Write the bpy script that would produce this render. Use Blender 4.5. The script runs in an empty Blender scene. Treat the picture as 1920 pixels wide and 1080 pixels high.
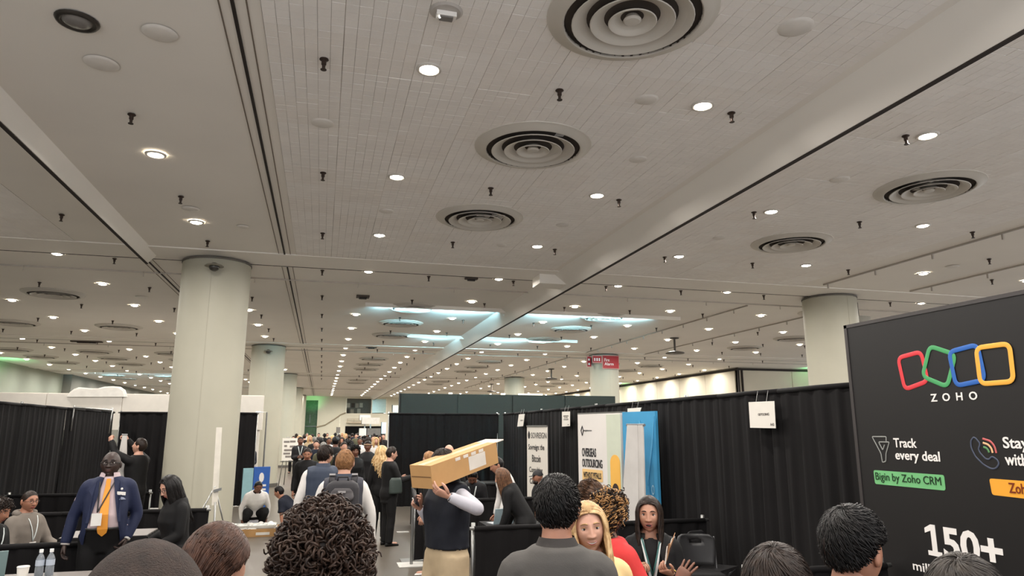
import bpy, bmesh, math, random
from mathutils import Vector, Matrix, noise as mnoise
R = random.Random(7)
SC = bpy.context.scene
COL = SC.collection
PI = math.pi

# ---------------------------------------------------------------- camera, world, exposure
F = 1300.0
PITCH = math.atan(266 / F)
YAW = math.atan((358 / F) / (math.cos(PITCH) + math.sin(PITCH) * 266 / F))
HC = 2.0
cam_data = bpy.data.cameras.new('camera')
cam_data.sensor_width = 36.0
cam_data.lens = 36.0 * F / 1920.0
cam_data.clip_end = 300
cam = bpy.data.objects.new('camera', cam_data)
COL.objects.link(cam)
cam.location = (0, 0, HC)
cam.rotation_euler = (PI / 2 + PITCH, 0, -YAW)
SC.camera = cam
w = bpy.data.worlds.new('world')
SC.world = w
w.use_nodes = True
w.node_tree.nodes['Background'].inputs[0].default_value = (0.96, 0.97, 1.0, 1)
w.node_tree.nodes['Background'].inputs[1].default_value = 0.82
SC.view_settings.view_transform = 'Standard'
SC.view_settings.look = 'None'
SC.view_settings.gamma = 1
SC.view_settings.use_curve_mapping = False
SC.view_settings.exposure = 0.86
LAMP_W = 33.0      # watts of each recessed downlight
ZC = 5.10          # ceiling height


# ---------------------------------------------------------------- pixel <-> place helpers (1920x1080 frame)
def ray(x, y):
    l = (x - 960) / F; u = (540 - y) / F
    up = math.sin(PITCH) + math.cos(PITCH) * u
    fh = math.cos(PITCH) - math.sin(PITCH) * u
    return Vector((l * math.cos(YAW) + fh * math.sin(YAW), -l * math.sin(YAW) + fh * math.cos(YAW), up))
def atz(x, y, Z):
    r = ray(x, y); return r * ((Z - HC) / r.z) + Vector((0, 0, HC))
def aty(x, y, Y):
    r = ray(x, y); return r * (Y / r.y) + Vector((0, 0, HC))
def atx(x, y, X):
    r = ray(x, y); return r * (X / r.x) + Vector((0, 0, HC))
def atd(x, y, d):
    return ray(x, y) * d + Vector((0, 0, HC))
def proj(X, Y, Z):
    Z -= HC
    f = math.sin(YAW) * X + math.cos(YAW) * Y; l = math.cos(YAW) * X - math.sin(YAW) * Y
    d = f * math.cos(PITCH) + Z * math.sin(PITCH); u = -f * math.sin(PITCH) + Z * math.cos(PITCH)
    if d < 0.05: return (-9999, -9999, d)
    return (960 + F * l / d, 540 - F * u / d, d)
def in_frame(X, Y, Z, m=25):
    p = proj(X, Y, Z)
    return -m < p[0] < 1920 + m and -m < p[1] < 1080 + m and p[2] > 0


# ---------------------------------------------------------------- materials
MATS = {}
def lin(c):
    c = c / 255.0
    return c / 12.92 if c <= 0.04045 else ((c + 0.055) / 1.055) ** 2.4
def mat(name, rgb, rough=0.6, metal=0.0, var=0.08, scale=6.0, bump=0.0, bscale=None, emit=0.0, spec=0.5,
        trans=0.0, alpha=1.0, coords='Object', sheen=0.0, stretch=None):
    """procedural principled material; rgb is an sRGB 0-255 albedo"""
    if name in MATS: return MATS[name]
    m = bpy.data.materials.new(name); m.use_nodes = True
    nt = m.node_tree; b = nt.nodes['Principled BSDF']
    c = [lin(v) for v in rgb]
    b.inputs['Roughness'].default_value = rough
    b.inputs['Metallic'].default_value = metal
    b.inputs['Specular IOR Level'].default_value = spec
    if sheen: b.inputs['Sheen Weight'].default_value = sheen
    tc = nt.nodes.new('ShaderNodeTexCoord')
    src = tc.outputs[coords]
    if stretch:
        mp = nt.nodes.new('ShaderNodeMapping'); mp.inputs['Scale'].default_value = stretch
        nt.links.new(src, mp.inputs[0]); src = mp.outputs[0]
    nz = nt.nodes.new('ShaderNodeTexNoise'); nz.inputs['Scale'].default_value = scale
    nz.inputs['Detail'].default_value = 4
    nt.links.new(src, nz.inputs['Vector'])
    rp = nt.nodes.new('ShaderNodeValToRGB')
    rp.color_ramp.elements[0].position = 0.3; rp.color_ramp.elements[1].position = 0.7
    rp.color_ramp.elements[0].color = [v * (1 - var) for v in c] + [1]
    rp.color_ramp.elements[1].color = [min(1, v * (1 + var)) for v in c] + [1]
    nt.links.new(nz.outputs['Fac'], rp.inputs[0])
    nt.links.new(rp.outputs[0], b.inputs['Base Color'])
    if emit:
        b.inputs['Emission Color'].default_value = c + [1]
        b.inputs['Emission Strength'].default_value = emit
    if trans:
        b.inputs['Transmission Weight'].default_value = trans
    if alpha < 1: b.inputs['Alpha'].default_value = alpha
    if bump:
        n2 = nt.nodes.new('ShaderNodeTexNoise'); n2.inputs['Scale'].default_value = bscale or scale * 8
        n2.inputs['Detail'].default_value = 3
        nt.links.new(src, n2.inputs['Vector'])
        bp = nt.nodes.new('ShaderNodeBump'); bp.inputs['Strength'].default_value = bump
        bp.inputs['Distance'].default_value = 0.01
        nt.links.new(n2.outputs['Fac'], bp.inputs['Height']); nt.links.new(bp.outputs[0], b.inputs['Normal'])
    MATS[name] = m
    return m
def strandmat(name, rgb, rgb2, rough=0.42, scale=40.0):
    """hair: colour runs between two tones, moderate sheen"""
    if name in MATS: return MATS[name]
    m = mat(name, rgb, rough=rough, var=0.1, scale=scale, spec=0.25)
    rp = [n for n in m.node_tree.nodes if n.type == 'VALTORGB'][0]
    rp.color_ramp.elements[0].color = [lin(v) for v in rgb] + [1]
    rp.color_ramp.elements[1].color = [lin(v) for v in rgb2] + [1]
    return m


# ---------------------------------------------------------------- mesh helpers
class MB:
    """collects shapes; build() links them as ONE mesh object"""
    def __init__(s): s.v = []; s.f = []; s.m = []
    def add(s, vs, fs, m=0):
        o = len(s.v); s.v += [tuple(q) for q in vs]; s.f += [tuple(i + o for i in q) for q in fs]; s.m += [m] * len(fs); return s
    def box(s, x0, x1, y0, y1, z0, z1, m=0):
        vs = [(x, y, z) for z in (z0, z1) for y in (y0, y1) for x in (x0, x1)]
        return s.add(vs, [(0, 2, 3, 1), (4, 5, 7, 6), (0, 1, 5, 4), (2, 6, 7, 3), (0, 4, 6, 2), (1, 3, 7, 5)], m)
    def obox(s, c, ax, ay, az, m=0):
        """oriented box: centre and three half-axis vectors"""
        c = Vector(c); ax = Vector(ax); ay = Vector(ay); az = Vector(az)
        vs = [c + ax * i + ay * j + az * k for k in (-1, 1) for j in (-1, 1) for i in (-1, 1)]
        return s.add(vs, [(0, 2, 3, 1), (4, 5, 7, 6), (0, 1, 5, 4), (2, 6, 7, 3), (0, 4, 6, 2), (1, 3, 7, 5)], m)
    def tube(s, pts, rad, n=8, m=0, cap=True, flat=1.0, up=None):
        pts = [Vector(p) for p in pts]
        if not hasattr(rad, '__len__'): rad = [rad] * len(pts)
        vs = []; prev = None
        for i, p in enumerate(pts):
            t = pts[min(i + 1, len(pts) - 1)] - pts[max(i - 1, 0)]
            if t.length < 1e-9: t = Vector((0, 0, 1))
            t.normalize()
            if prev is None:
                a = Vector(up) if up else (Vector((0, 0, 1)) if abs(t.z) < 0.9 else Vector((0, 1, 0)))
            else: a = prev
            b = a - t * a.dot(t)
            if b.length < 1e-6: b = t.orthogonal()
            b.normalize(); prev = b; c = t.cross(b)
            for k in range(n):
                an = 2 * PI * k / n
                vs.append(p + b * (math.cos(an) * rad[i] * flat) + c * (math.sin(an) * rad[i]))
        fs = []
        for i in range(len(pts) - 1):
            for k in range(n):
                k2 = (k + 1) % n
                fs.append((i * n + k, i * n + k2, (i + 1) * n + k2, (i + 1) * n + k))
        if cap:
            fs.append(tuple(range(n))[::-1]); fs.append(tuple((len(pts) - 1) * n + k for k in range(n)))
        return s.add(vs, fs, m)
    def rings(s, rs, m=0, cap=True):
        """loft through rings of equal point count"""
        n = len(rs[0]); vs = [p for r in rs for p in r]; fs = []
        for i in range(len(rs) - 1):
            for k in range(n):
                k2 = (k + 1) % n
                fs.append((i * n + k, i * n + k2, (i + 1) * n + k2, (i + 1) * n + k))
        if cap:
            fs.append(tuple(range(n))[::-1]); fs.append(tuple((len(rs) - 1) * n + k for k in range(n)))
        return s.add(vs, fs, m)
    def lathe(s, prof, c=(0, 0, 0), n=24, m=0, cap=False):
        rs = [[(c[0] + r * math.cos(2 * PI * k / n), c[1] + r * math.sin(2 * PI * k / n), c[2] + z) for k in range(n)] for r, z in prof]
        return s.rings(rs, m, cap)
    def ball(s, c, rx, ry=None, rz=None, n=12, k=8, m=0):
        ry = ry or rx; rz = rz or rx
        rs = []
        for i in range(k + 1):
            a = -PI / 2 + PI * i / k; q = max(math.cos(a), 0.02)
            rs.append([(c[0] + rx * q * math.cos(2 * PI * j / n), c[1] + ry * q * math.sin(2 * PI * j / n), c[2] + rz * math.sin(a)) for j in range(n)])
        return s.rings(rs, m, True)
    def poly(s, pts, thick, normal, m=0):
        """extruded flat polygon (convex or simple)"""
        nn = Vector(normal) * thick; n = len(pts)
        vs = [Vector(p) for p in pts] + [Vector(p) + nn for p in pts]
        fs = [tuple(range(n))[::-1], tuple(range(n, 2 * n))] + [(i, (i + 1) % n, n + (i + 1) % n, n + i) for i in range(n)]
        return s.add(vs, fs, m)
    def mesh(s, name, mats, smooth=False, angle=None):
        me = bpy.data.meshes.new(name); me.from_pydata(s.v, [], s.f)
        for q in (mats if isinstance(mats, (list, tuple)) else [mats]): me.materials.append(q)
        me.polygons.foreach_set('material_index', s.m)
        me.polygons.foreach_set('use_smooth', [bool(smooth)] * len(s.f))
        me.update()
        if smooth and angle: 
            try: me.set_sharp_from_angle(angle=angle)
            except Exception: pass
        return me
    def build(s, name, mats, parent=None, smooth=False, angle=None, loc=None):
        return obj(name, s.mesh(name, mats, smooth, angle), parent, loc)
def obj(name, me, parent=None, loc=None):
    o = bpy.data.objects.new(name, me); COL.objects.link(o)
    if parent: o.parent = parent
    if loc is not None: o.location = loc
    return o
def tag(o, label=None, cat=None, group=None, kind=None):
    if label: o['label'] = label
    if cat: o['category'] = cat
    if group: o['group'] = group
    if kind: o['kind'] = kind
    return o
def empty(name, loc=(0, 0, 0), rz=0.0):
    o = bpy.data.objects.new(name, None); COL.objects.link(o)
    o.location = loc; o.rotation_euler = (0, 0, rz); o.empty_display_size = 0.1
    return o
def copy_tree(o, parent=None):
    c = o.copy(); COL.objects.link(c)
    c.parent = parent
    for ch in list(o.children): copy_tree(ch, c)
    return c
def struct(name, mb, m, parent=None, smooth=False):
    o = mb.build(name, m, parent, smooth)
    if not parent: o['kind'] = 'structure'
    return o
ORD = ['nearest', 'second', 'third', 'fourth', 'fifth', 'sixth', 'seventh', 'eighth', 'ninth', 'tenth', 'eleventh', 'twelfth', 'thirteenth', 'fourteenth', 'fifteenth', 'sixteenth', 'seventeenth', 'eighteenth']

# ---------------------------------------------------------------- the hall shell
M_plaster = mat('ceiling_plaster', (238, 233, 225), 0.75, var=0.03, scale=0.6, bump=0.05, bscale=30)
M_tile = mat('acoustic_tile', (228, 223, 216), 0.8, var=0.03, scale=3, bump=0.1, bscale=60)
M_dark = mat('dark_gap', (38, 30, 26), 0.8)
M_col = mat('column_paint', (178, 174, 157), 0.6, var=0.04, scale=1.2, bump=0.04)
M_wallc = mat('cream_wall', (214, 206, 186), 0.65, var=0.04, scale=0.8)
M_wallg = mat('grey_green_wall', (150, 156, 142), 0.7, var=0.08, scale=0.5)
M_wallx = mat('dim_grey_wall', (112, 112, 104), 0.7, var=0.1, scale=0.4)

def joint_mat():
    m = mat('tile_joint', (120, 110, 102), 0.9, var=0.0)
    nt = m.node_tree; b = nt.nodes['Principled BSDF']
    nz = [n for n in nt.nodes if n.type == 'TEX_NOISE'][0]; nz.inputs['Scale'].default_value = 0.82
    ge = nt.nodes.new('ShaderNodeNewGeometry'); nt.links.new(ge.outputs['Position'], nz.inputs['Vector'])
    rp = [n for n in nt.nodes if n.type == 'VALTORGB'][0]
    rp.color_ramp.elements[0].position = 0.36; rp.color_ramp.elements[1].position = 0.66
    rp.color_ramp.elements[0].color = [lin(v) for v in (220, 214, 207)] + [1]
    rp.color_ramp.elements[1].color = [lin(v) for v in (140, 130, 122)] + [1]
    return m
M_joint = joint_mat()
M_joint2 = mat('tile_seam', (96, 86, 78), 0.9, var=0.45, scale=1.3, coords='Generated')

def floor_mat():
    m = mat('polished_concrete', (92, 85, 76), 0.34, var=0.16, scale=0.35, coords='Object')
    nt = m.node_tree
    nz = [n for n in nt.nodes if n.type == 'TEX_NOISE'][0]; nz.inputs['Detail'].default_value = 9; nz.inputs['Roughness'].default_value = 0.65
    return m
X0, X1, YB, YE = -14.4, 27.0, -1.5, 69.0
struct('floor', MB().box(X0 - 1, X1 + 1, YB, YE + 8, -0.2, 0.0), floor_mat())
ceil = struct('ceiling', MB().box(X0 - 1, X1 + 1, YB, YE + 8, ZC + 0.012, ZC + 0.4), M_plaster)

# acoustic tiles of the bays nearest the camera: each tile scored into small squares
TS = 0.612
def tile_mesh(seed):
    b = MB(); n = 6; q = TS / n; g = 0.0032; rr = random.Random(seed); zb = -0.010
    b.box(-TS / 2, TS / 2, -TS / 2, TS / 2, zb + 0.004, 0.0, 1)
    for i in range(n):
        for j in range(n):
            x0 = -TS / 2 + i * q; y0 = -TS / 2 + j * q
            gx0 = g * (2.6 if i == 0 else 1) * 0.5; gy0 = g * (1.7 if j == 0 else 1) * 0.5
            dz = rr.uniform(-0.0012, 0.0012)
            b.add([(x0 + gx0, y0 + gy0, zb + dz), (x0 + q - g / 2, y0 + gy0, zb + dz), (x0 + q - g / 2, y0 + q - g / 2, zb + dz), (x0 + gx0, y0 + q - g / 2, zb + dz),
                   (x0 + gx0, y0 + gy0, zb + .0045), (x0 + q - g / 2, y0 + gy0, zb + .0045), (x0 + q - g / 2, y0 + q - g / 2, zb + .0045), (x0 + gx0, y0 + q - g / 2, zb + .0045)],
                  [(3, 2, 1, 0), (0, 1, 5, 4), (1, 2, 6, 5), (2, 3, 7, 6), (3, 0, 4, 7)], 0)
    return b.mesh('ceiling_tile', [M_tile, M_joint])
TM = [tile_mesh(i) for i in range(4)]
TVAR = [mat('acoustic_tile_%s' % k, c, 0.8, var=0.03, scale=3, bump=0.1, bscale=60) for k, c in
        (('warm', (240, 235, 229)), ('plain', (241, 237, 232)), ('pale', (243, 239, 234)))]
nt_ = 0
for (xa, nx, ya, ny) in ((-0.60, 8, 2.75, 17), (5.02, 8, 2.75, 17), (-6.6, 4, 9.1, 6)):
    for i in range(nx):
        for j in range(ny):
            o = obj('ceiling_tile', TM[R.randrange(4)], ceil, (xa + (i + .5) * TS, ya + (j + .5) * TS, ZC + 0.012 + R.uniform(-.001, .001)))
            o.rotation_euler = (R.uniform(-.002, .002), R.uniform(-.002, .002), 0)
            o.material_slots[0].link = 'OBJECT'; o.material_slots[0].material = TVAR[R.randrange(3)]
            nt_ += 1

# long V-shaped bulkheads with a dark track along the edge
def prism(b, x0, x1, xe, ze, y0, y1, m=0):
    b.add([(x0, y0, ZC + .02), (x1, y0, ZC + .02), (xe + .03, y0, ze), (xe - .03, y0, ze), (x0, y1, ZC + .02), (x1, y1, ZC + .02), (xe + .03, y1, ze), (xe - .03, y1, ze)],
          [(0, 1, 2, 3), (7, 6, 5, 4), (0, 4, 5, 1), (1, 5, 6, 2), (2, 6, 7, 3), (3, 7, 4, 0)], m)
    return b
b = prism(MB(), 4.39, 4.97, 4.78, 4.84, YB, YE); b.box(4.1, 4.8, 13.05, 13.55, 4.90, ZC + .02)
t1 = struct('trim_1', b, M_plaster)
struct('track', MB().box(4.755, 4.805, YB, YE, 4.828, 4.845), M_dark, t1)
t2 = struct('trim_2', prism(MB(), -3.42, -3.02, -3.2, 4.95, YB, 13.45), M_plaster)
struct('track', MB().box(-3.222, -3.178, YB, 13.5, 4.938, 4.953), M_dark, t2)
# slotted air tracks (triple line) beside the column strips, track lines in the far right bay, cross joints
TN = [3]
def trim(b, m=M_dark):
    o = struct('trim_%d' % TN[0], b, m); TN[0] += 1; return o
def slot(x, y0, y1, wide=.10):
    b = MB()
    b.box(x - .013, x + .013, y0, y1, ZC - .006, ZC + .02)
    o = trim(b)
    for s in (-1, 1): MB().box(x + s * wide - .005, x + s * wide + .005, y0, y1, ZC + .004, ZC + .02).build('side_groove', mat('groove_tan', (118, 106, 95), .8), o)
    return o
slot(-0.80, 1.0, 12.85); slot(-0.80, 13.85, 27.0); slot(-3.30, 13.85, 27.0); slot(-0.80, 28.2, 40.7)
slot(-3.30, 28.2, 40.7); slot(-0.80, 41.5, 68.0)
for x, y0, y1 in ((10.4, 5.0, 12.5), (12.8, 6.0, 12.6), (10.3, 15.2, 26.6), (12.9, 15.2, 26.6), (10.3, 28.5, 52.0)):
    b = MB().box(x - .016, x + .016, y0, y1, ZC - .02, ZC + .02)
    yy = y0 + .6
    while yy < y1: b.box(x - .012, x + .012, yy, yy + .03, ZC - .11, ZC); yy += 1.35
    trim(b, mat('grey_track', (176, 168, 158), .5))
for yb in (13.72, 27.4, 41.1, 54.8):
    trim(MB().box(X0, X1, yb - .012, yb + .012, ZC - .012, ZC + .02))
    b = MB().box(X0, X1, yb + 1.27, yb + 1.285, ZC - .02, ZC + .02)
    for k in range(16): b.box(-12 + 2.1 * k, -11.985 + 2.1 * k, yb + 1.27, yb + 1.285, ZC - .10, ZC)
    trim(b, mat('thin_rail', (186, 178, 168), .5))
    struct('trim_%d' % TN[0], MB().box(X0, X1, yb - .95, yb - .02, ZC - .008, ZC + .02), M_plaster); TN[0] += 1

# cyan ceiling glow, made by added lights behind invented low lips
def cyan_glow(x0, x1, y, spans, power):
    """invented low lip with added cyan lights hidden behind it, shining along the ceiling"""
    o = trim(MB().box(x0, x1, y - .02, y, ZC - .085, ZC + .02), M_plaster)
    for (a, b_) in spans:
        l = bpy.data.lights.new('added_cyan_light', 'AREA'); l.shape = 'RECTANGLE'; l.size = b_ - a; l.size_y = .03
        l.energy = power * (b_ - a); l.color = (.42, .84, 1.0); l.spread = 1.5
        lo = bpy.data.objects.new('added_cyan_light', l); COL.objects.link(lo); lo.parent = o
        lo.location = ((a + b_) / 2, y + .03, ZC - .072)
        lo.rotation_euler = (Vector((0, 1, .42)).to_track_quat('-Z', 'Y')).to_euler()
cyan_glow(.9, 9.6, 17.4, ((1.3, 4.2), (5.4, 8.8)), 48); cyan_glow(2.6, 8.6, 23.0, ((3.2, 4.2), (5.4, 7.6)), 40)
cyan_glow(-13.0, -6.0, 41.9, ((-12.5, -7.5),), 36)

# walls
struct('wall_left', MB().box(X0 - .3, X0, YB, 45.5, 0, ZC + .1), M_wallg)
struct('wall_left_far', MB().box(X0 - .2, X0 + .4, 45.5, YE, 0, ZC + .1).box(X0, X0 + .45, 45.2, 45.5, 0, ZC + .1), M_wallx)
wr = struct('wall_right', MB().box(20.3, 20.6, 31.2, YE, 0, ZC + .1).box(20.3, X1, 31.1, 31.4, 0, ZC + .1), M_wallc)
for k in range(13):      # operable wall panels
    y = 31.4 + k * 2.9
    MB().box(20.26, 20.3, y + .015, y + 2.885, 0.02, 4.96).build('wall_panel', M_wallc, wr)
for k in range(2):
    MB().box(20.5 + k * 2.9, 23.37 + k * 2.9, 31.06, 31.1, 0.02, 4.96).build('wall_panel', M_wallc, wr)
MB().box(20.2, 20.3, 31.1, YE, 4.97, 5.07).box(20.2, X1, 31.02, 31.1, 4.97, 5.07).build('head_track', M_dark, wr)
MB().box(20.2, 20.28, 31.02, 31.12, 0, 4.97).box(20.42, 20.5, 31.03, 31.12, 0, 4.97).build('edge_post', M_dark, wr)

# far end wall: green-lit doorway, stair wall, mezzanine with glass, low hall opening
M_grn = mat('green_lit_door', (62, 92, 62), .5, var=.2)  # green light in the doorway is put into the base colour
wb = struct('wall_back', MB().box(X0, -1.5, YE, YE + .3, 0, ZC + .1).box(-.4, 2.2, YE, YE + .3, 0, ZC + .1).box(-1.5, -.4, YE, YE + .3, 4.75, ZC + .1)
            .box(2.2, 6.0, YE, YE + .3, 2.35, 3.55).box(6.0, 21, YE, YE + .3, 0, ZC + .1).box(2.2, 6.0, YE, YE + .3, 4.95, ZC + .1), M_wallc)
MB().box(-1.5, -.4, YE + .35, YE + .45, 0, 4.75).build('doorway', M_grn, wb)
MB().box(-1.45, -.45, YE + .25, YE + .35, 2.3, 2.36).box(-1.1, -1.05, YE + .25, YE + .35, 2.6, 3.4).build('door_bar', mat('steel_grey', (128, 130, 128), .4, .6), wb)
MB().box(2.2, 6.0, YE + 3, YE + 3.2, 3.3, 5.2).box(2.2, 6.0, YE + .2, YE + 3.2, 3.45, 3.55).build('mezzanine_room', mat('mezzanine_grey', (128, 126, 116), .6), wb)
MB().box(1.6, 6.6, YE + 3, YE + 3.2, 0, 2.4).build('service_opening', mat('opening_dark', (26, 26, 30), .7), wb)
b = MB().tube([(-.45, YE - .06, 2.25), (.35, YE - .06, 2.45), (1.1, YE - .06, 2.95), (1.75, YE - .06, 3.42), (2.2, YE - .06, 3.6)], .055, 6)
b.build('stair_handrail', mat('handrail_wood', (150, 134, 108), .5), wb)
MB().box(1.62, 1.72, YE - .05, YE, 0, 3.4).box(2.15, 2.25, YE - .05, YE, 3.5, 4.98).box(5.95, 6.05, YE - .05, YE, 3.5, 4.98).box(4.55, 4.65, YE - .02, YE + .04, 3.55, 4.95).build('wall_edging', mat('pale_edge', (228, 222, 204), .5), wb)
MB().box(4.65, 5.95, YE + .02, YE + .05, 3.6, 4.93).build('window_glass', mat('pale_green_glass', (172, 190, 178), .15, var=.05), wb)
for k, (x, z) in enumerate(((2.5, 4.4), (2.95, 4.4), (3.35, 4.38), (3.75, 4.42), (2.45, 3.8), (2.9, 3.8), (3.55, 3.85))):
    MB().box(x - .16, x + .16, YE + 2.9, YE + 2.98, z - .22, z + .22).build('poster', mat('poster_%s' % 'abc'[k % 3], ((210, 206, 190), (84, 74, 64), (188, 178, 160))[k % 3], .6), wb)
b = MB().box(2.3, 4.5, YE - .3, YE - .02, 2.62, 2.72)
for k in range(4): b.box(2.35 + k * .6, 2.4 + k * .6, YE - .3, YE - .25, 2.72, 3.0)
b.box(2.3, 4.5, YE - .3, YE - .25, 3.0, 3.05)
b.build('balcony_rail', mat('rail_tan', (176, 160, 138), .5), wb)
def green_glow(loc, e, tgt):
    l = bpy.data.lights.new('green_spot', 'SPOT'); l.energy = e; l.color = (.2, 1.0, .35); l.spot_size = 1.6; l.spot_blend = 1; l.shadow_soft_size = .1
    o = bpy.data.objects.new('green_spot', l); COL.objects.link(o); o.location = loc; o.parent = wr
    o.rotation_euler = (Vector(tgt) - Vector(loc)).to_track_quat('-Z', 'Y').to_euler()
green_glow((19.3, 44, 4.3), 60, (19.5, 44.3, 5.1)); green_glow((24.2, 30.0, 4.3), 60, (24.2, 30.3, 5.1))
green_glow((-13.2, 35, 4.0), 90, (-13.8, 36, 5.1)); green_glow((-.9, 67.5, 3.8), 50, (-.9, 69, 4.9))

# round columns
def column(x, y, lab, r=.6):
    o = MB().lathe([(r, 0), (r, ZC - .06)], (0, 0, 0), 48, 0, True).build('column', M_col, None, True, .8, (x, y, 0))
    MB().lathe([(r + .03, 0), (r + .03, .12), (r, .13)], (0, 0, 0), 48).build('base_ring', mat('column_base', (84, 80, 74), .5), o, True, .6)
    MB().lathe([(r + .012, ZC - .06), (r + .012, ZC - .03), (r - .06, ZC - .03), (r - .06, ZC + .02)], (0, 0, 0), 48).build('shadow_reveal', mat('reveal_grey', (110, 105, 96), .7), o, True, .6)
    MB().box(-.005, .005, -r - .003, -r + .01, .15, ZC - .06).build('seam', mat('column_seam', (170, 166, 150), .7), o)
    tag(o, lab, 'column')
    return o
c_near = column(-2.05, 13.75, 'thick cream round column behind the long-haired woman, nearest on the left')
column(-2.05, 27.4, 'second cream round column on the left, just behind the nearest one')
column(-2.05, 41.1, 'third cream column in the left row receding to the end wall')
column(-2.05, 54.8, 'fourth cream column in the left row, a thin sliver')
column(-2.05, 66.6, 'farthest cream column in the left row beside the green-lit doorway')
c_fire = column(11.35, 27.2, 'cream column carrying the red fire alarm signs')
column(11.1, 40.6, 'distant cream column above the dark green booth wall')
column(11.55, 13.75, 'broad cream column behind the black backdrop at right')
for cc, zz in ((c_near, 4.72), (c_near, None)):
    if zz is None: continue
def camera_dome(c, z, lab):
    x, y = c
    o = MB().lathe([(.0, .03), (.13, .03), (.16, 0), (.0, 0)], (0, 0, 0), 20).build('security_camera', mat('camera_grey', (138, 134, 122), .5), None, True, .6, (x, y, z))
    MB().ball((0, 0, -.01), .09, .09, .08, 14, 8).build('dome', mat('dome_glass', (60, 58, 54), .12), o, True)
    MB().box(-.05, .05, .0, .30, .0, .03).build('bracket', mat('camera_grey', (138, 134, 122), .5), o)
    return tag(o, lab, 'camera')
camera_dome((-1.98, 12.93), 4.84, 'grey dome camera near the top of the nearest left column')
camera_dome((-2.0, 26.6), 4.8, 'small dome camera near the top of the second left column')
o = MB().box(-.25, .25, -.12, .12, 0, .14).build('wall_speaker', mat('camera_grey', (138, 134, 122), .5), None, False, None, (12.75, 14.2, 4.62))
MB().tube([(0, 0, .14), (0, 0, .5)], .02, 6).build('hanger', M_dark, o); MB().box(-.28, -.24, -.13, .13, -.02, .2).build('end_plate', M_dark, o)
tag(o, 'grey box speaker hung beside the broad column at right', 'speaker')

# ---------------------------------------------------------------- ceiling fixtures
M_trim = mat('light_trim', (205, 200, 192), .4)
M_lens = mat('lamp_lens', (255, 244, 226), .4, emit=22.0)
M_lensoff = mat('lamp_lens_unlit', (120, 116, 112), .2)
tr_me = MB().lathe([(.078, -.002), (.088, -.014), (.108, -.010), (.116, .004)], (0, 0, 0), 24).mesh('downlight', M_trim, True)
ln_me = MB().lathe([(.0005, -.028), (.040, -.025), (.066, -.016), (.080, -.002)], (0, 0, 0), 18).mesh('lens', M_lens, True)
LROW = {-12.9: 'fourth left of the left columns', 14.3: 'first right of the broad right column', 17.0: 'second right of the broad right column', -7.45: 'second left of the left columns', -10.15: 'third left of the left columns', -4.74: 'first left of the left columns', -2.0: 'in line with the left columns', 0.75: 'left of the centre vents',
        3.43: 'between the centre vents and the long bulkhead', 6.13: 'just right of the long bulkhead', 8.83: 'right of the right-hand vents', 11.6: 'in line with the broad right column'}
def downlight(x, y, lit=True, lab=None, grp=None, lamp=True):
    o = obj('downlight', tr_me, None, (x, y, ZC))
    l = obj('lens', ln_me, o)
    if lit and lamp:
        ob = bpy.data.objects.new('lamp', LAMP); COL.objects.link(ob); ob.parent = o; ob.location = (0, 0, -.03)
    if not lit:
        l.material_slots[0].link = 'OBJECT'; l.material_slots[0].material = M_lensoff
        o.material_slots[0].link = 'OBJECT'; o.material_slots[0].material = mat('dark_trim', (62, 58, 54), .3, .4)
        o.scale = (1.35, 1.35, 1.2)
    tag(o, lab, 'downlight', grp)
LAMP = bpy.data.lights.new('lamp', 'AREA'); LAMP.shape = 'DISK'; LAMP.size = .14; LAMP.energy = LAMP_W; LAMP.color = (1.0, .95, .888); LAMP.spread = 3.0
cnt = {}
YL = [5.57 + 2.737 * j for j in range(-3, 23)]
XL = [-12.9, -10.15, -7.45, -4.74, -2.0, .75, 3.43, 6.13, 8.83, 11.6, 14.3, 17.0, 19.45]
for x in XL:
    for y in YL:
        if y > 66: continue
        if x > 19 and y < 32: continue
        vis = in_frame(x, y, ZC, 8)
        if abs(x + 2.0) < .1 and (abs((y - 13.75 + 6.85) % 13.7 - 6.85) < .9): continue
        if abs(x - 11.6) < .1 and (abs((y - 13.75 + 6.85) % 13.7 - 6.85) < .9): continue
        if abs(x + 2.0) < .1 and abs(y - 5.57) < .3:
            downlight(-1.99, 5.56, False, 'unlit downlight with a dark ring in the top left corner'); continue
        if not vis:
            if y < 14 and -8 < x < 12 and y > -1:
                downlight(x, y, True, 'lit downlight outside the picture', 'downlights outside the picture')
            continue
        if x in LROW and y < 41:
            k = cnt.get(x, 0); cnt[x] = k + 1
            downlight(x, y, True, 'lit downlight, %s in the row %s' % (ORD[k], LROW[x]), 'lit downlights of the nearer bays')
        else:
            downlight(x, y, True, 'small lit downlight among the far rows of ceiling lights', 'far rows of ceiling lights', lamp=(y < 66))

# sprinklers
M_brz = mat('sprinkler_bronze', (62, 50, 44), .45, .5)
sp_me = MB().lathe([(.001, .004), (.036, .004), (.040, -.004), (.030, -.012), (.022, -.018)], (0, 0, 0), 14).lathe([(.021, -.012), (.021, -.05), (.015, -.055), (.013, -.085), (.018, -.09)], (0, 0, 0), 12).mesh('sprinkler', M_brz, True, .6)
sd_me = MB().lathe([(.001, -.094), (.026, -.094), (.026, -.099), (.001, -.099)], (0, 0, 0), 12).mesh('deflector', M_brz)
SROW = {-11.4: 'fifth left of the left columns', -9.8: 'fourth left of the left columns', 13.5: 'first right of the broad right column', 15.6: 'second right of the broad right column', 17.4: 'third right of the broad right column', 19.4: 'fourth right of the broad right column', -7.9: 'third left of the left columns', -6.0: 'second left of the left columns', -3.85: 'first left of the left columns', -0.14: 'just right of the triple slot', 1.98: 'through the centre vents', 3.79: 'left of the long bulkhead', 5.91: 'right of the long bulkhead', 7.74: 'through the right-hand vents', 9.9: 'left of the far right track'}
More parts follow.
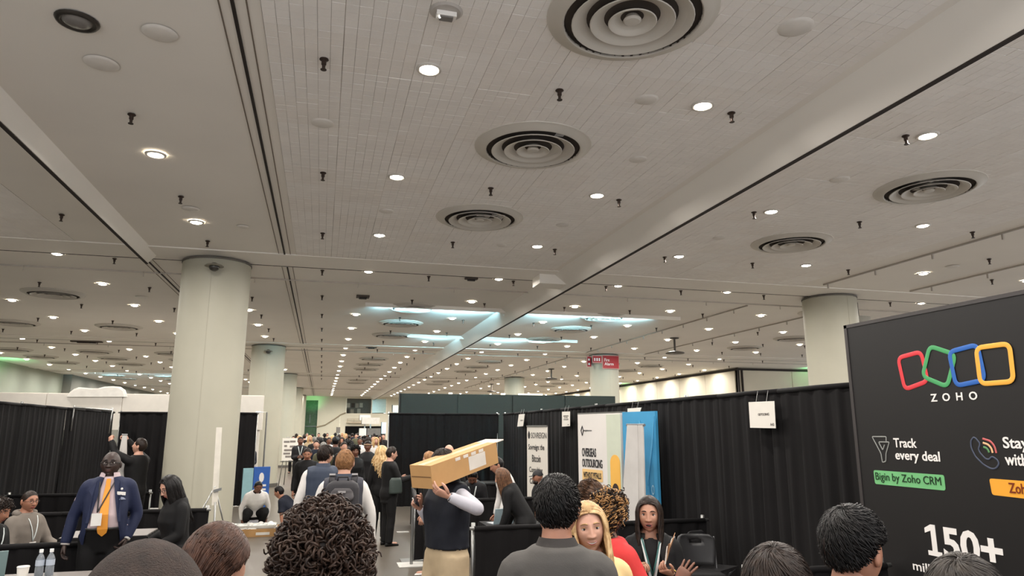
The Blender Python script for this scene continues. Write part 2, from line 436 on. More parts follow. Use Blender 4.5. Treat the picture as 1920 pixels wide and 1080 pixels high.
def sprinkler(x, y, lab, grp):
    o = obj('sprinkler', sp_me, None, (x, y, ZC)); obj('deflector', sd_me, o); tag(o, lab, 'sprinkler', grp)
scnt = {}
for x in (-11.4, -9.8, -7.9, -6.0, -3.85, -0.14, 1.98, 3.79, 5.91, 7.74, 9.9, 13.5, 15.6, 17.4, 19.4):
    for j in range(0, 15):
        y = 5.64 + 2.765 * j
        if not in_frame(x, y, ZC, 5) or y > 45: continue
        if x in SROW and y < 36:
            k = scnt.get(x, 0); scnt[x] = k + 1
            sprinkler(x, y, 'dark sprinkler, %s in the row %s' % (ORD[k], SROW[x]), 'sprinklers of the nearer bays')
        else: sprinkler(x, y, 'tiny dark sprinkler among the far rows on the ceiling', 'far sprinklers')
for k, y in enumerate((7.24, 9.83, 12.17)): sprinkler(-2.0, y, 'dark sprinkler on the smooth strip before the left column, %s from the camera' % ORD[k], 'sprinklers of the nearer bays')
for k, y in enumerate((17.3, 20.0, 22.8, 25.2)): sprinkler(-1.75, y, 'dark sprinkler on the strip between the first two left columns, %s of them' % ORD[k], 'sprinklers of the nearer bays')
sprinkler(11.79, 9.75, 'dark sprinkler in the strip before the broad right column', 'sprinklers of the nearer bays')

# round air diffusers
M_vent = mat('vent_paint', (200, 194, 184), .5, var=.05, scale=2)
M_vin = mat('vent_throat', (74, 66, 60), .8)
v_frame = MB().lathe([(.655, .01), (.65, -.006), (.60, -.020), (.565, -.046), (.530, -.050), (.520, -.040), (.520, -.030)], (0, 0, 0), 48).mesh('air_vent', M_vent, True, .7)
v_throat = MB().lathe([(.521, -.042), (.52, .0), (.001, .0)], (0, 0, 0), 40).mesh('throat', M_vin, True, .7)
cones = []
for (ro, ri) in ((.465, .36), (.325, .225), (.185, .10)):
    cones.append(MB().lathe([(ro, -.058), (ro - .006, -.064), (ro - .03, -.056), (ri + .02, -.022), (ri, -.004), (ri - .012, -.008), (ri + .03, -.034), (ro - .012, -.054)], (0, 0, 0), 40).mesh('louvre_ring', M_vent, True, .9))
hub = MB().lathe([(.001, -.056), (.055, -.054), (.07, -.04), (.05, -.004), (.001, -.004)], (0, 0, 0), 24).mesh('hub', M_vent, True, .7)
def vent(x, y, lab, grp='round ceiling air vents'):
    o = obj('air_vent', v_frame, None, (x, y, ZC)); obj('throat', v_throat, o)
    for c in cones: obj('louvre_ring', c, o)
    obj('hub', hub, o)
    o.rotation_euler = (0, 0, R.uniform(0, 6)); tag(o, lab, 'air vent', grp)
vl = {(2.13, 4.37): 'largest round louvred vent cut by the top edge of the picture', (2.12, 6.96): 'round louvred vent in the middle of the ceiling, second in the centre row',
      (2.12, 9.70): 'round louvred vent in the centre row, third from the camera', (7.5, 6.90): 'round louvred vent on the right above the black backdrop',
      (7.5, 9.70): 'second round louvred vent right of the long bulkhead', (2.12, 17.75): 'round vent on the near edge of the cyan glow left of the bulkhead', (2.12, 20.5): 'round vent in the cyan glow left of the bulkhead',
      (2.12, 23.3): 'round vent at the far end of the cyan glow left of the bulkhead', (7.5, 17.9): 'round vent on the near edge of the cyan glow right of the bulkhead', (7.42, 20.4): 'round vent beyond the cyan glow right of the bulkhead',
      (7.35, 23.1): 'third round vent right of the bulkhead past the cyan glow', (-6.15, 18.0): 'round vent at the left, nearest beyond the cross joint', (-6.15, 23.5): 'round vent at the left before the first column, farther one', (-8.9, 23.4): 'round vent cut by the left edge of the picture',
      (15.6, 20.5): 'round vent just left of the broad right column', (15.6, 23.4): 'round vent left of the broad right column, farther one', (12.9, 15.6): 'round vent half hidden by the top of the broad right column'}
for (x, y), lab in vl.items(): vent(x, y, lab)
VROW = {-11.85: 'far left', -9.0: 'second from left', -6.15: 'left of the columns', 2.1: 'left of the bulkhead', 7.4: 'right of the bulkhead', 15.6: 'at far right'}
for x in (-11.85, -9.0, -6.15, 2.1, 7.4, 15.6):
    for y in (31.4, 34.2, 37.0, 45.2, 48.0):
        if in_frame(x, y, ZC, 5): vent(x, y, 'distant round vent, %s beyond the second column row, in the row %s' % (ORD[(31.4, 34.2, 37.0, 45.2, 48.0).index(y)], VROW[x]), 'far round vents')

# blank cover plates, detector, other ceiling bits
pl_me = MB().lathe([(.001, -.010), (.085, -.010), (.10, -.004), (.112, .004)], (0, 0, 0), 28).mesh('cover_plate', mat('cover_plate_paint', (222, 217, 210), .6), True, .6)
def plate(x, y, lab, s=1.0):
    o = obj('cover_plate', pl_me, None, (x, y, ZC)); o.scale = (s, s, 1); tag(o, lab, 'cover plate', 'blank round cover plates')
for (x, y, s, lab) in ((-2.0, 6.22, 1.25, 'blank round plate below the unlit downlight at top left'), (-1.41, 5.58, 1.2, 'blank round plate right of the unlit downlight at top left'),
                    (-1.97, 10.38, 1.1, 'blank round plate between two lit downlights before the left column'), (-1.34, 11.12, .8, 'small blank plate near the triple slot before the left column'),
                    (-.15, 6.95, 1.1, 'blank round plate beside the triple slot'), (.75, 9.75, 1, 'blank round plate left of the third centre vent'),
                    (2.85, 5.6, 1, 'blank round plate beside the nearest sprinkler of the centre row'), (3.42, 7.0, 1, 'blank round plate right of the second centre vent'), (3.44, 9.74, 1, 'blank round plate right of the third centre vent'),
                    (3.44, 4.18, 1.25, 'large blank round plate right of the largest vent'), (6.17, 6.95, 1.1, 'blank plate between the bulkhead and the right-hand vent'), (6.17, 9.76, 1, 'blank plate left of the second right-hand vent'),
                    (11.65, 10.41, 1.1, 'blank plate between the tracks at the right edge'), (2.82, 11.15, .8, 'small blank plate before the cross joint'), (-4.3, 17.97, 1.2, 'blank plate left of the nearest left column')):
    plate(x, y, lab, s)
o = MB().lathe([(.001, -.012), (.11, -.012), (.125, 0), (.13, .004)], (0, 0, 0), 24).build('smoke_detector', mat('detector_base', (180, 174, 168), .5), None, True, .6, (.75, 4.69, ZC))
MB().box(-.075, .075, -.035, .035, -.05, -.012).build('detector_head', mat('detector_white', (232, 228, 222), .4), o)
MB().box(-.05, .05, -.03, .03, -.062, -.05).build('grille', mat('detector_grey', (120, 116, 112), .5), o)
MB().ball((-.05, -.01, -.058), .008).build('indicator', mat('indicator_white', (255, 255, 250), .3, emit=3), o)
tag(o, 'white smoke detector on a round base at the top of the picture', 'smoke detector')
def flush(x, y, lab, w_=.3, d_=.12):
    o = MB().box(-w_, w_, -d_, d_, -.03, .01).build('ceiling_grille', mat('grille_brown', (70, 60, 52), .6), None, False, None, (x, y, ZC))
    MB().box(-w_ * .6, w_ * .6, -d_ * .6, d_ * .6, -.06, -.03).build('grille_box', mat('grille_dark', (36, 30, 28), .7), o)
    tag(o, lab, 'grille')
flush(.79, 16.5, 'small dark ceiling grille above the cyan glow', .15, .12); flush(2.86, 13.85, 'flat dark grille on the cross joint left of the bulkhead', .13, .06)
flush(-8.26, 27.8, 'long dark ceiling grille left of the nearest column', .5, .1); flush(1.69, 26.9, 'dark boxy grille beyond the cyan glow', .2, .12)
flush(-6.6, 13.6, 'dark slotted grille at the left edge above the drapes', .45, .25); flush(-11.0, 26.5, 'short dark grille at the far left of the ceiling', .25, .08)
def pendant(x, y, lab):
    o = MB().tube([(0, 0, 0), (0, 0, -.5)], .035, 10).build('pendant_mount', mat('mount_grey', (78, 72, 66), .5), None, True, .6, (x, y, ZC + .01))
    MB().lathe([(.16, 0), (.15, -.03), (.03, -.05)], (0, 0, 0), 20).build('canopy', mat('mount_grey', (78, 72, 66), .5), o, True)
    MB().lathe([(.001, -.44), (.06, -.45), (.30, -.50), (.33, -.53), (.30, -.55), (.001, -.555)], (0, 0, 0), 28).build('dish', mat('mount_grey', (78, 72, 66), .5), o, True)
    tag(o, lab, 'pendant')
pendant(11.6, 21.5, 'dish-shaped pendant hanging before the fire alarm column'); pendant(11.4, 34.4, 'dish-shaped pendant hanging left behind the fire alarm column'); pendant(11.2, 46.9, 'tiny dish pendant far away above the dark green wall')

# ---------------------------------------------------------------- lettering (fitted to a rectangle on its board)
TEXTS = []
def text(body, p, u, v, W, H, m, parent, bold=0.0, name='lettering'):
    """p bottom-left corner, u reading direction, v up, W x H box to fill"""
    c = bpy.data.curves.new(name, 'FONT'); c.body = body; c.size = 1.0; c.extrude = 0.02; c.offset = bold; c.resolution_u = 3
    o = bpy.data.objects.new(name + '_tmp', c); COL.objects.link(o)
    TEXTS.append((o, name, Vector(p), Vector(u).normalized(), Vector(v).normalized(), W, H, m, parent))
def finish_texts():
    dg = bpy.context.evaluated_depsgraph_get()
    for (o, name, p, u, v, W, H, m, parent) in TEXTS:
        me = bpy.data.meshes.new_from_object(o.evaluated_get(dg))
        xs = [q.co.x for q in me.vertices]; ys = [q.co.y for q in me.vertices]
        x0, x1, y0, y1 = min(xs), max(xs), min(ys), max(ys); n = u.cross(v)
        for q in me.vertices:
            a = (q.co.x - x0) / (x1 - x0) * W; b_ = (q.co.y - y0) / (y1 - y0) * H
            q.co = p + u * a + v * b_ + n * (0.0006 if q.co.z < 0 else 0.003)
        me.materials.clear(); me.materials.append(m); me.name = name
        c = o.data
        bpy.data.objects.remove(o); bpy.data.curves.remove(c)
        t = obj(name, me, parent)
        if parent: t.matrix_parent_inverse = parent.matrix_basis.inverted()

# ---------------------------------------------------------------- pipe and drape
M_drape = mat('black_drape', (15, 13, 14), .85, var=.2, scale=2.5, bump=.05, bscale=120, spec=.25)
M_pipe = mat('pipe_aluminium', (150, 150, 148), .35, .85)
M_white = mat('white_card', (226, 221, 212), .6, var=.02)
M_black = mat('black_print', (22, 20, 22), .6)
def drape_sheet(L, z0, z1, seed, amp=.03, per=.26, res=.022):
    rr = random.Random(seed); n = max(8, int(L / res)); rows = 7
    ph = [rr.uniform(0, 6.28) for _ in range(4)]
    b = MB(); vs = []
    for j in range(rows):
        t = j / (rows - 1); z = z1 + (z0 - z1) * t
        for i in range(n + 1):
            x = L * i / n
            a = amp * (.45 + .55 * min(1, t * 3)) * (.65 + .6 * mnoise.noise((x * 1.7, seed * 3.1, 0)))
            y = a * math.sin(2 * PI * x / per + ph[0] + 1.6 * math.sin(x * 2.3 + ph[1]) + .5 * t * math.sin(x * 5 + ph[2])) + .35 * a * math.sin(2 * PI * x / (per * .43) + ph[3])
            vs.append((x + .012 * math.sin(9 * x + 4 * t), y, z))
    fs = [(j * (n + 1) + i, j * (n + 1) + i + 1, (j + 1) * (n + 1) + i + 1, (j + 1) * (n + 1) + i) for j in range(rows - 1) for i in range(n)]
    b.add(vs, fs); return b
DS = [0]
def drape(p0, p1, ztop, lab, span=3.05, cat='drape', panel=1.2, posts=True, grp=None):
    """a run of drape between uprights; every cloth panel a part"""
    p0 = Vector(p0); p1 = Vector(p1); d = (p1 - p0); L = d.length; rz = math.atan2(d.y, d.x)
    root = empty('pipe_and_drape', (p0.x, p0.y, 0), rz)
    n = max(1, round(L / panel)); w_ = L / n
    for k in range(n):
        DS[0] += 1
        s = drape_sheet(w_ + .02, .02, ztop - .01, DS[0]).build('drape_panel', M_drape, root, True)
        s.location = (k * w_, 0, 0)
        sl = MB().tube([(0, 0, ztop), (w_ * .5, .006, ztop + .004), (w_, 0, ztop)], .028, 8).build('header_sleeve', M_drape, s, True)
    MB().tube([(-.05, 0, ztop + .005), (L + .05, 0, ztop + .005)], .019, 10).build('crossbar', M_pipe, root, True)
    if posts:
        m = max(1, round(L / span))
        for k in range(m + 1):
            x = L * k / m
            u = MB().tube([(x, .05, .01), (x, .05, ztop + .06)], .024, 10).build('upright', M_pipe, root, True)
            MB().box(x - .2, x + .2, -.13, .23, .002, .012).build('base_plate', M_pipe, u)
    return tag(root, lab, cat, grp)
drape((4.88, 19.0), (4.88, 5.5), 2.42, 'tall black drape wall behind the booths on the right')
drape((1.75, 19.15), (4.75, 19.15), 2.42, 'tall black drape across the back of the middle booth under the green wall')
drape((-5.2, 6.0), (-5.2, 20.3), 2.44, 'tall black drape wall along the left side behind the seated men')
drape((-5.1, 20.5), (-1.72, 20.5), 2.44, 'tall black drape crossing behind the left column')
def rail(x0, x1, y, lab): return drape((x0, y), (x1, y), .89, lab, 3.1, 'drape', 1.0)
rail(-5.1, -2.1, 8.08, 'low black drape rail in front of the seated men, nearest at left')
rail(-5.1, -1.5, 11.0, 'low black drape rail behind the man in the grey hoodie')
rail(-5.1, -2.9, 14.1, 'low black drape rail below the person raising a white banner')
rail(1.75, 4.7, 8.15, 'low black drape rail behind the grey-suited man')
rail(1.5, 3.9, 11.4, 'low black drape rail behind the brown-haired woman, ending at a pole')
rail(2.95, 3.85, 14.5, 'low black drape rail behind the seated man in a cap')
rail(3.3, 4.6, 5.1, 'low black drape rail at the bottom between the chair and the backdrop')
# loose uprights at the aisle ends
def pole(x, y, h, lab, r=.024):
    o = MB().tube([(0, 0, .012), (0, 0, h)], r, 12).build('drape_pole', M_pipe, None, True, .6, (x, y, 0))
    MB().box(-.2, .2, -.2, .2, .002, .014).build('base_plate', mat('white_plate', (190, 188, 182), .5), o)
    MB().tube([(0, 0, h), (0, 0, h + .05)], r * .6, 8).build('pin', M_pipe, o, True)
    tag(o, lab, 'pole')
pole(1.42, 11.1, .93, 'short metal pole on a white base plate beside the man with the box')
o = MB().tube([(0, 0, .01), (0, 0, 2.46), (-.28, 0, 2.46)], .02, 8).build('pole_stand', M_pipe, None, True, .6, (-1.42, 19.9, 0))
MB().box(-.2, .2, -.15, .15, 0, .012).build('base_plate', M_pipe, o); tag(o, 'thin metal frame pole with a bent top right of the left column', 'frame')
o = MB().tube([(0, 0, 0), (.35, 0, -.02), (.72, .1, -.06)], .022, 8).build('crossbar_pipe', M_pipe, None, True, .6, tuple(atx(139, 764, -5.16)))
MB().tube([(0, 0, .05), (-.01, 0, -.5)], .016, 8).build('hook_arm', M_pipe, o, True); MB().tube([(.72, .1, 0), (.70, .1, -.55)], .016, 8).build('hook_arm', M_pipe, o, True)
tag(o, 'pale crossbar pipe with two hook arms on top of the left drape', 'pipe')

# ---------------------------------------------------------------- booth walls beyond
def slab(name, x0, x1, y0, y1, z0, z1, m, lab, cat):
    o = MB().box(x0, x1, y0, y1, z0, z1).build(name, m); return tag(o, lab, cat)
gw = slab('booth_wall', 2.17, 8.9, 20.5, 20.62, 0, 3.04, mat('dark_green_panel', (10, 27, 22), .6, var=.06, scale=.7), 'wide dark green booth wall rising behind the middle drape', 'booth wall')
for k in range(4): MB().box(2.19 + k * 1.68, 3.83 + k * 1.68, 20.47, 20.5, .02, 3.02).build('panel', mat('dark_green_panel', (10, 27, 22), .6), gw)
for k, x in enumerate((3.6, 5.2, 5.75, 7.6)): MB().box(x, x + (.1, .12, .75, .1)[k], 20.5, 20.58, 3.04, 3.08).build('top_light', mat('booth_top_light', (255, 244, 225), .4, emit=2.0), gw)
MB().box(2.14, 2.17, 20.46, 20.64, 0, 3.06).build('edge_trim', mat('edge_black', (18, 20, 20), .5), gw)
ws = slab('booth_fascia', -9.4, -1.72, 22.4, 22.6, 2.0, 3.02, mat('fascia_white', (222, 216, 206), .5, var=.03), 'long white booth fascia above the left drapes', 'booth wall')
for k in range(4): MB().box(-9.38 + k * 1.92, -7.48 + k * 1.92, 22.37, 22.4, 2.0, 3.0).build('panel', mat('fascia_white', (222, 216, 206), .5), ws)
for x in (-9.2, -1.9): MB().box(x, x + .12, 22.42, 22.56, 0, 2.0).build('post', mat('fascia_white', (222, 216, 206), .5), ws)
pts = [(125, 744), (131, 735), (139, 729), (148, 726), (160, 727), (172, 728), (184, 728), (196, 725), (212, 724), (224, 725), (233, 731), (238, 744)]
sb = MB().poly([aty(x, y, 22.35) for x, y in pts][::-1], .12, (0, 1, 0)).build('booth_sign', mat('cloud_white', (236, 232, 224), .5))
MB().poly([aty(181 + (x - 181) * .93, 744 + (y - 744) * .9, 22.33) for x, y in pts][::-1], .03, (0, 1, 0)).build('face_plate', mat('cloud_white', (236, 232, 224), .5), sb)
tag(sb, 'white cloud-shaped sign on top of the white fascia', 'sign')
for k in range(2): pass
# the black exhibition backdrop on the right
ZX = 4.70
zo = MB().box(ZX, ZX + .16, .6, 5.40, 0, 2.94).build('backdrop_wall', mat('backdrop_black', (16, 14, 15), .55, var=.06, scale=1.5))
MB().box(ZX - .006, ZX, .6, 5.39, .0, 2.93).build('printed_face', mat('backdrop_print', (16, 14, 15), .5, var=.05, scale=2), zo)
MB().box(ZX - .012, ZX + .17, 5.385, 5.42, 0, 2.96).build('edge_strip', mat('backdrop_edge', (58, 54, 54), .4), zo)
MB().box(ZX - .012, ZX + .17, .6, 5.42, 2.93, 2.96).build('edge_strip', mat('backdrop_edge', (58, 54, 54), .4), zo)
tag(zo, 'tall black printed backdrop with four coloured linked squares at right', 'backdrop')
FX = ZX - .006
UZ = Vector((0, -1, 0)); VZ = Vector((0, 0, 1)); NZ = Vector((-1, 0, 0))
def zp(x, y, k=6.352, ox=1650, oy=620): return atx(ox + x / k, oy + y / k, FX)
def ribbon(pts, width, m, name, off, closed=False, rnd=0):
    P = [Vector(p) for p in pts]
    if rnd:
        Q = []; n = len(P)
        for i in range(n):
            if not closed and i in (0, n - 1): Q.append(P[i]); continue
            a, b, c = P[i - 1], P[i], P[(i + 1) % n]
            r = min(rnd, (a - b).length * .45, (c - b).length * .45)
            s = b + (a - b).normalized() * r; e = b + (c - b).normalized() * r
            for k in range(7):
                t = k / 6; Q.append(s * (1 - t) ** 2 + b * 2 * t * (1 - t) + e * t * t)
        P = Q
    if closed: mid = (P[-1] + P[0]) / 2; P = [mid] + P + [mid]
    P = [p + NZ * off for p in P]
    return MB().tube(P, width / 2, 8, 0, not closed, .0025 / (width / 2), NZ).build(name, m, zo)
lg = {'red': ((214, 58, 66), [(215, 325), (490, 250), (572, 600), (298, 702)], .002), 'green': ((72, 158, 98), [(595, 183), (902, 285), (805, 670), (510, 545)], .004),
      'blue': ((42, 98, 178), [(826, 255), (1165, 165), (1256, 588), (912, 658)], .006), 'yellow': ((236, 172, 66), [(1152, 206), (1550, 153), (1602, 606), (1205, 636)], .008)}
for k, (c, P, off) in lg.items():
    ribbon([zp(*q) for q in P], .036, mat('logo_' + k, c, .45, var=.03), 'logo_square', off, True, .055)
def ztext(body, bl, right, H, m, k, ox, oy, bold=.0):
    a = zp(bl[0], bl[1], k, ox, oy); r = zp(right[0], right[1], k, ox, oy)
    text(body, a + NZ * .001, UZ, VZ, a.y - r.y, H, m, zo, bold)
M_zw = mat('print_white', (236, 232, 228), .5, var=.02)
ztext('Z  O  H  O', (612, 848), (1168, 825), .062, M_zw, 6.352, 1650, 620, .02)
k8 = (6.353, 1620, 790)
ztext('Track', (362, 310), (635, 312), .077, M_zw, *k8, .018)
ztext('every deal', (385, 488), (917, 505), .100, M_zw, *k8, .018)
def zbox(c4, m, off, k=k8):
    P = [zp(x, y, *k) for x, y in c4]; Q = []
    for i in range(4):
        a, b, c = P[i - 1], P[i], P[(i + 1) % 4]
        s = b + (a - b).normalized() * .02; e = b + (c - b).normalized() * .02
        for q in range(5):
            t = q / 4; Q.append(s * (1 - t) ** 2 + b * 2 * t * (1 - t) + e * t * t)
    MB().poly([q for q in Q], .003, NZ).build('label_box', m, zo)
zbox([(115, 580), (135, 745), (975, 826), (955, 640)], mat('label_green', (112, 184, 122), .5, var=.03), 0)
zbox([(1494, 680), (1530, 876), (2330, 968), (2290, 740)], mat('label_orange', (238, 166, 52), .5, var=.03), 0)
a = zp(150, 722, *k8); r = zp(930, 766, *k8)
text('Bigin by Zoho CRM', a + NZ * .004, UZ, VZ, a.y - r.y, .083, mat('print_green_dark', (12, 48, 20), .5), zo, 0)
a = zp(1740, 852, *k8); r = zp(2010, 878, *k8)
text('Zoho', a + NZ * .004, UZ, VZ, a.y - r.y, .070, mat('print_brown', (120, 44, 8), .5), zo, .012)
ztext('Stay', (1672, 362), (1985, 392), .104, M_zw, *k8, .018)
ztext('with', (1692, 522), (1960, 545), .082, M_zw, *k8, .018)
mg = mat('icon_grey', (136, 138, 134), .5); mb_ = mat('icon_slate', (64, 72, 92), .5)
ribbon([zp(x, y, *k8) for x, y in ((266, 238), (266, 183), (98, 183), (205, 385), (222, 490), (262, 478), (264, 385), (302, 248), (176, 246), (226, 343), (246, 280))], .011, mg, 'funnel_icon', .002, False, .012)
ribbon([zp(x, y, *k8) for x, y in ((1305, 190), (1272, 235), (1278, 315), (1330, 420), (1425, 515), (1520, 568), (1578, 560), (1612, 505), (1590, 458), (1527, 415), (1490, 456), (1448, 445), (1382, 372), (1364, 328), (1388, 268), (1332, 200))], .012, mb_, 'phone_icon', .002, True, .02)
for P, c in ((((1415, 206), (1510, 235), (1560, 300), (1578, 378)), (196, 92, 92)), (((1420, 256), (1480, 275), (1520, 320), (1535, 376)), (232, 178, 132)), (((1425, 306), (1458, 318), (1480, 340), (1492, 372)), (88, 140, 88))):
    ribbon([zp(x, y, *k8) for x, y in P], .015, mat('icon_arc_%d' % c[0], c, .5), 'signal_arc', .002, False, .03)
k6 = (5.4, 1620, 880)
a = zp(645, 862, *k6); r = zp(1425, 955, *k6); W_ = a.y - r.y
text('50+', a + UZ * (W_ * .245) + NZ * .001, UZ, VZ, W_ * .755, .235, M_zw, zo, .03)
def one(x, z): return a + UZ * (W_ * x) + VZ * (.235 * z) + NZ * .001
MB().poly([one(*q) for q in ((.02, 0), (.215, 0), (.215, .15), (.155, .15), (.155, 1.0), (.09, 1.0), (.0, .86), (.0, .70), (.085, .80), (.085, .15), (.02, .15))], .003, NZ).build('lettering', M_zw, zo)
ztext('million', (503, 1016), (850, 1062), .070, M_zw, *k6, .008)

# ---------------------------------------------------------------- signs and banners of the right-hand booths
def span_from(a, px, py, width, near=True):
    """second top corner on the sight line of (px,py) at the given distance from a, at a's height"""
    best = None
    for i in range(400):
        q = aty(px, py, a.y + (-3 + i * .0125)); 
        if near and q.y > a.y: continue
        e = abs((Vector((q.x, q.y)) - Vector((a.x, a.y))).length - width)
        if best is None or e < best[0]: best = (e, q)
    return best[1]
def upright_panel(name, a, b, z0, z1, m, thick=.03):
    """vertical board between plan points a and b; returns object, plan unit vector u, normal n towards the aisle"""
    u = Vector((b.x - a.x, b.y - a.y, 0)); L = u.length; u.normalize(); v = Vector((0, 0, 1)); n = u.cross(v)
    A = Vector((a.x, a.y, 0)); c = A + u * L / 2 + v * ((z0 + z1) / 2) - n * thick / 2
    o = MB().obox(c, u * L / 2, v * (z1 - z0) / 2, n * thick / 2).build(name, m)
    return o, A, u, n, L
# roll-up banner
a = atx(988, 800, 4.35); b = span_from(a, 1026, 802, .85)
o, A, u, n, L = upright_panel('rollup_banner', a, b, .10, a.z, mat('banner_cream', (222, 216, 206), .6, var=.02), .012)
def on(A, u, x, z, n, off=.002): return A + u * x + Vector((0, 0, z)) + n * off
c_ = A + u * L / 2
MB().obox(c_ + Vector((0, 0, .05)) - n * .01, u * (L / 2 + .01), Vector((0, 0, .05)), n * .09).build('cassette', M_pipe, o)
MB().obox(c_ + Vector((0, 0, a.z + .012)), u * L / 2, Vector((0, 0, .016)), n * .014).build('top_bar', M_pipe, o)
zt = a.z
M_sv = mat('banner_ink', (48, 44, 44), .6)
text('SOVREIGN', on(A, u, L * .22, zt - .245, n), u, VZ, L * .74, .12, M_sv, o)
for t_, x0, x1, z in (('Sovreign: the', .08, .86, zt - .52), ('Bitcoin', .26, .68, zt - .74), ('Consulting', .12, .76, zt - .99), ('Company', .14, .78, zt - 1.23)):
    text(t_, on(A, u, L * x0, z, n), u, VZ, L * (x1 - x0), .15, M_sv, o, .012)
MB().poly([on(A, u, L * (.11 + .055 * math.sin(t * .524)), zt - .185 + (.075 if t != 0 else .10) * math.cos(t * .524), n) for t in range(12)][::-1], .003, n).build('flame_mark', M_sv, o)
tag(o, 'tall narrow cream roll-up banner with dark lettering behind the man in a cap', 'banner')
# wide fabric backdrop: white, pale green and blue
zb = 2.26
a = atz(1083, 777, zb); b = atz(1163, 774, zb); c = atz(1228, 772, zb)
o, A, u, n, L = upright_panel('fabric_backdrop', a, b, .02, zb, mat('backdrop_white', (222, 217, 212), .6, var=.03, scale=2), .10)
g0 = .69
MB().obox(A + u * L * (g0 + 1) / 2 + Vector((0, 0, zb / 2)) + n * .002, u * L * (1 - g0) / 2, Vector((0, 0, zb / 2 - .02)), n * .002).build('pale_green_strip', mat('strip_pale_green', (200, 206, 188), .6, var=.03), o)
def rpill(x0, x1, z0, z1, r, m, name, off):
    P = []
    for (cx, cz, a0) in ((x1 - r, z0 + r, -90), (x1 - r, z1 - r, 0), (x0 + r, z1 - r, 90), (x0 + r, z0 + r, 180)):
        for k in range(6):
            t = math.radians(a0 + k * 18); P.append(on(A, u, cx + r * math.cos(t), cz + r * math.sin(t), n, off))
    MB().poly(P, .003, n).build(name, m, o)
rpill(L * .76, L * .97, .35, 1.62, L * .10, mat('arch_yellow', (238, 182, 84), .6, var=.03), 'yellow_arch', .005)
rpill(L * .10, L * .58, 1.18, 1.365, .02, mat('label_yellow', (232, 192, 128), .6, var=.03), 'label_box', .003)
M_bk = mat('backdrop_ink', (30, 28, 32), .6)
text('OVERSEAS', on(A, u, L * .10, 1.565, n, .004), u, VZ, L * .34, .14, M_bk, o, .02)
text('OUTSOURCING', on(A, u, L * .10, 1.395, n, .004), u, VZ, L * .48, .135, M_bk, o, .02)
text('WITHOUT PITFALLS', on(A, u, L * .13, 1.225, n, .007), u, VZ, L * .42, .095, M_bk, o, .02)
text('megainterview', on(A, u, L * .16, 1.97, n, .004), u, VZ, L * .19, .035, M_bk, o)
MB().box(0, .001, 0, .001, 0, .001)
P = [on(A, u, L * (.115 + .03 * math.sin(t)), 1.985 + .075 * math.cos(t), n, .004) for t in (0, PI / 2, PI, PI * 1.5)]
MB().tube(P + P[:2], .009, 6).build('diamond_mark', M_bk, o)
# flat printed portrait at the foot of the arch
P = [on(A, u, L * (.865 + .075 * math.sin(t)), 1.06 + .13 * math.cos(t), n, .009) for t in [k * PI / 8 for k in range(16)]]
MB().poly(P[::-1], .003, n).build('printed_hair', mat('print_hair', (48, 34, 30), .6), o)
P = [on(A, u, L * (.865 + .045 * math.sin(t)), 1.01 + .095 * math.cos(t), n, .013) for t in [k * PI / 8 for k in range(16)]]
MB().poly(P[::-1], .003, n).build('printed_face', mat('print_skin', (214, 168, 146), .6), o)
MB().obox(A + u * L / 2 + Vector((0, 0, zb + .01)) - n * .05, u * L / 2, Vector((0, 0, .012)), n * .05).build('top_frame', M_pipe, o)
tag(o, 'white fabric backdrop with black slogan lettering and a yellow arch', 'backdrop')
o, A, u, n, L = upright_panel('blue_backdrop', b + Vector((.02, -.03, 0)), c, .02, zb + .01, mat('backdrop_blue', (66, 150, 196), .5, var=.10, scale=2.2, bump=.15, bscale=4), .05)
M_bl = mat('blue_fold_lit', (92, 170, 212), .45, var=.06)  # lighter copy of the panel blue, fold highlights put into the colour
for k in range(3): MB().poly([on(A, u, L * x, z, n, .002) for x, z in (((.99, 2.2), (.86, 1.75), (.72, 1.2), (.9, 1.75)), ((.74, 1.3), (.80, .9), (.83, .55), (.78, .95)), ((.55, 2.15), (.60, 2.02), (.57, 2.0), (.53, 2.1)))[k]], .012, n).build('fabric_fold', M_bl, o)
text('Outsourcing', on(A, u, L * .80, 1.22, n, .003), Vector((0, 0, -1)), u, .95, L * .10, mat('print_paleblue', (176, 214, 232), .6), o)
tag(o, 'wrinkled blue fabric panel beside the white slogan backdrop', 'backdrop')
# two narrow grey banners leaning in front of the blue panel
for k, (x0, x1, y0, xb0, xb1, yb, lab) in enumerate(((1177, 1197, 797, 1166, 1199, 976, 'wider of two grey upright banners leaning on the blue panel'), (1198, 1207, 797, 1200, 1212, 960, 'narrower grey upright banner leaning on the blue panel'))):
    dd = 10.2 - .15 * k
    T0, T1 = atd(x0, y0, dd), atd(x1, y0, dd - .12); B0, B1 = atd(xb0, yb, dd - .35), atd(xb1, yb, dd - .55)
    def down(T, Bm):  # carry on to the floor
        q = (Bm - T); return T + q * (T.z / (T.z - Bm.z)) * .995
    B0, B1 = down(T0, B0), down(T1, B1)
    nn = (T1 - T0).cross(VZ).normalized()
    o = MB().poly([T0, B0, B1, T1], .02, nn).build('leaning_banner', mat('banner_grey', (186, 182, 178), .6, var=.08, scale=3))
    MB().tube([T0 - (T1 - T0) * .1, T1 + (T1 - T0) * .15], .02, 6).build('top_bar', mat('bar_grey', (110, 112, 114), .5), o)
    tag(o, lab, 'banner')

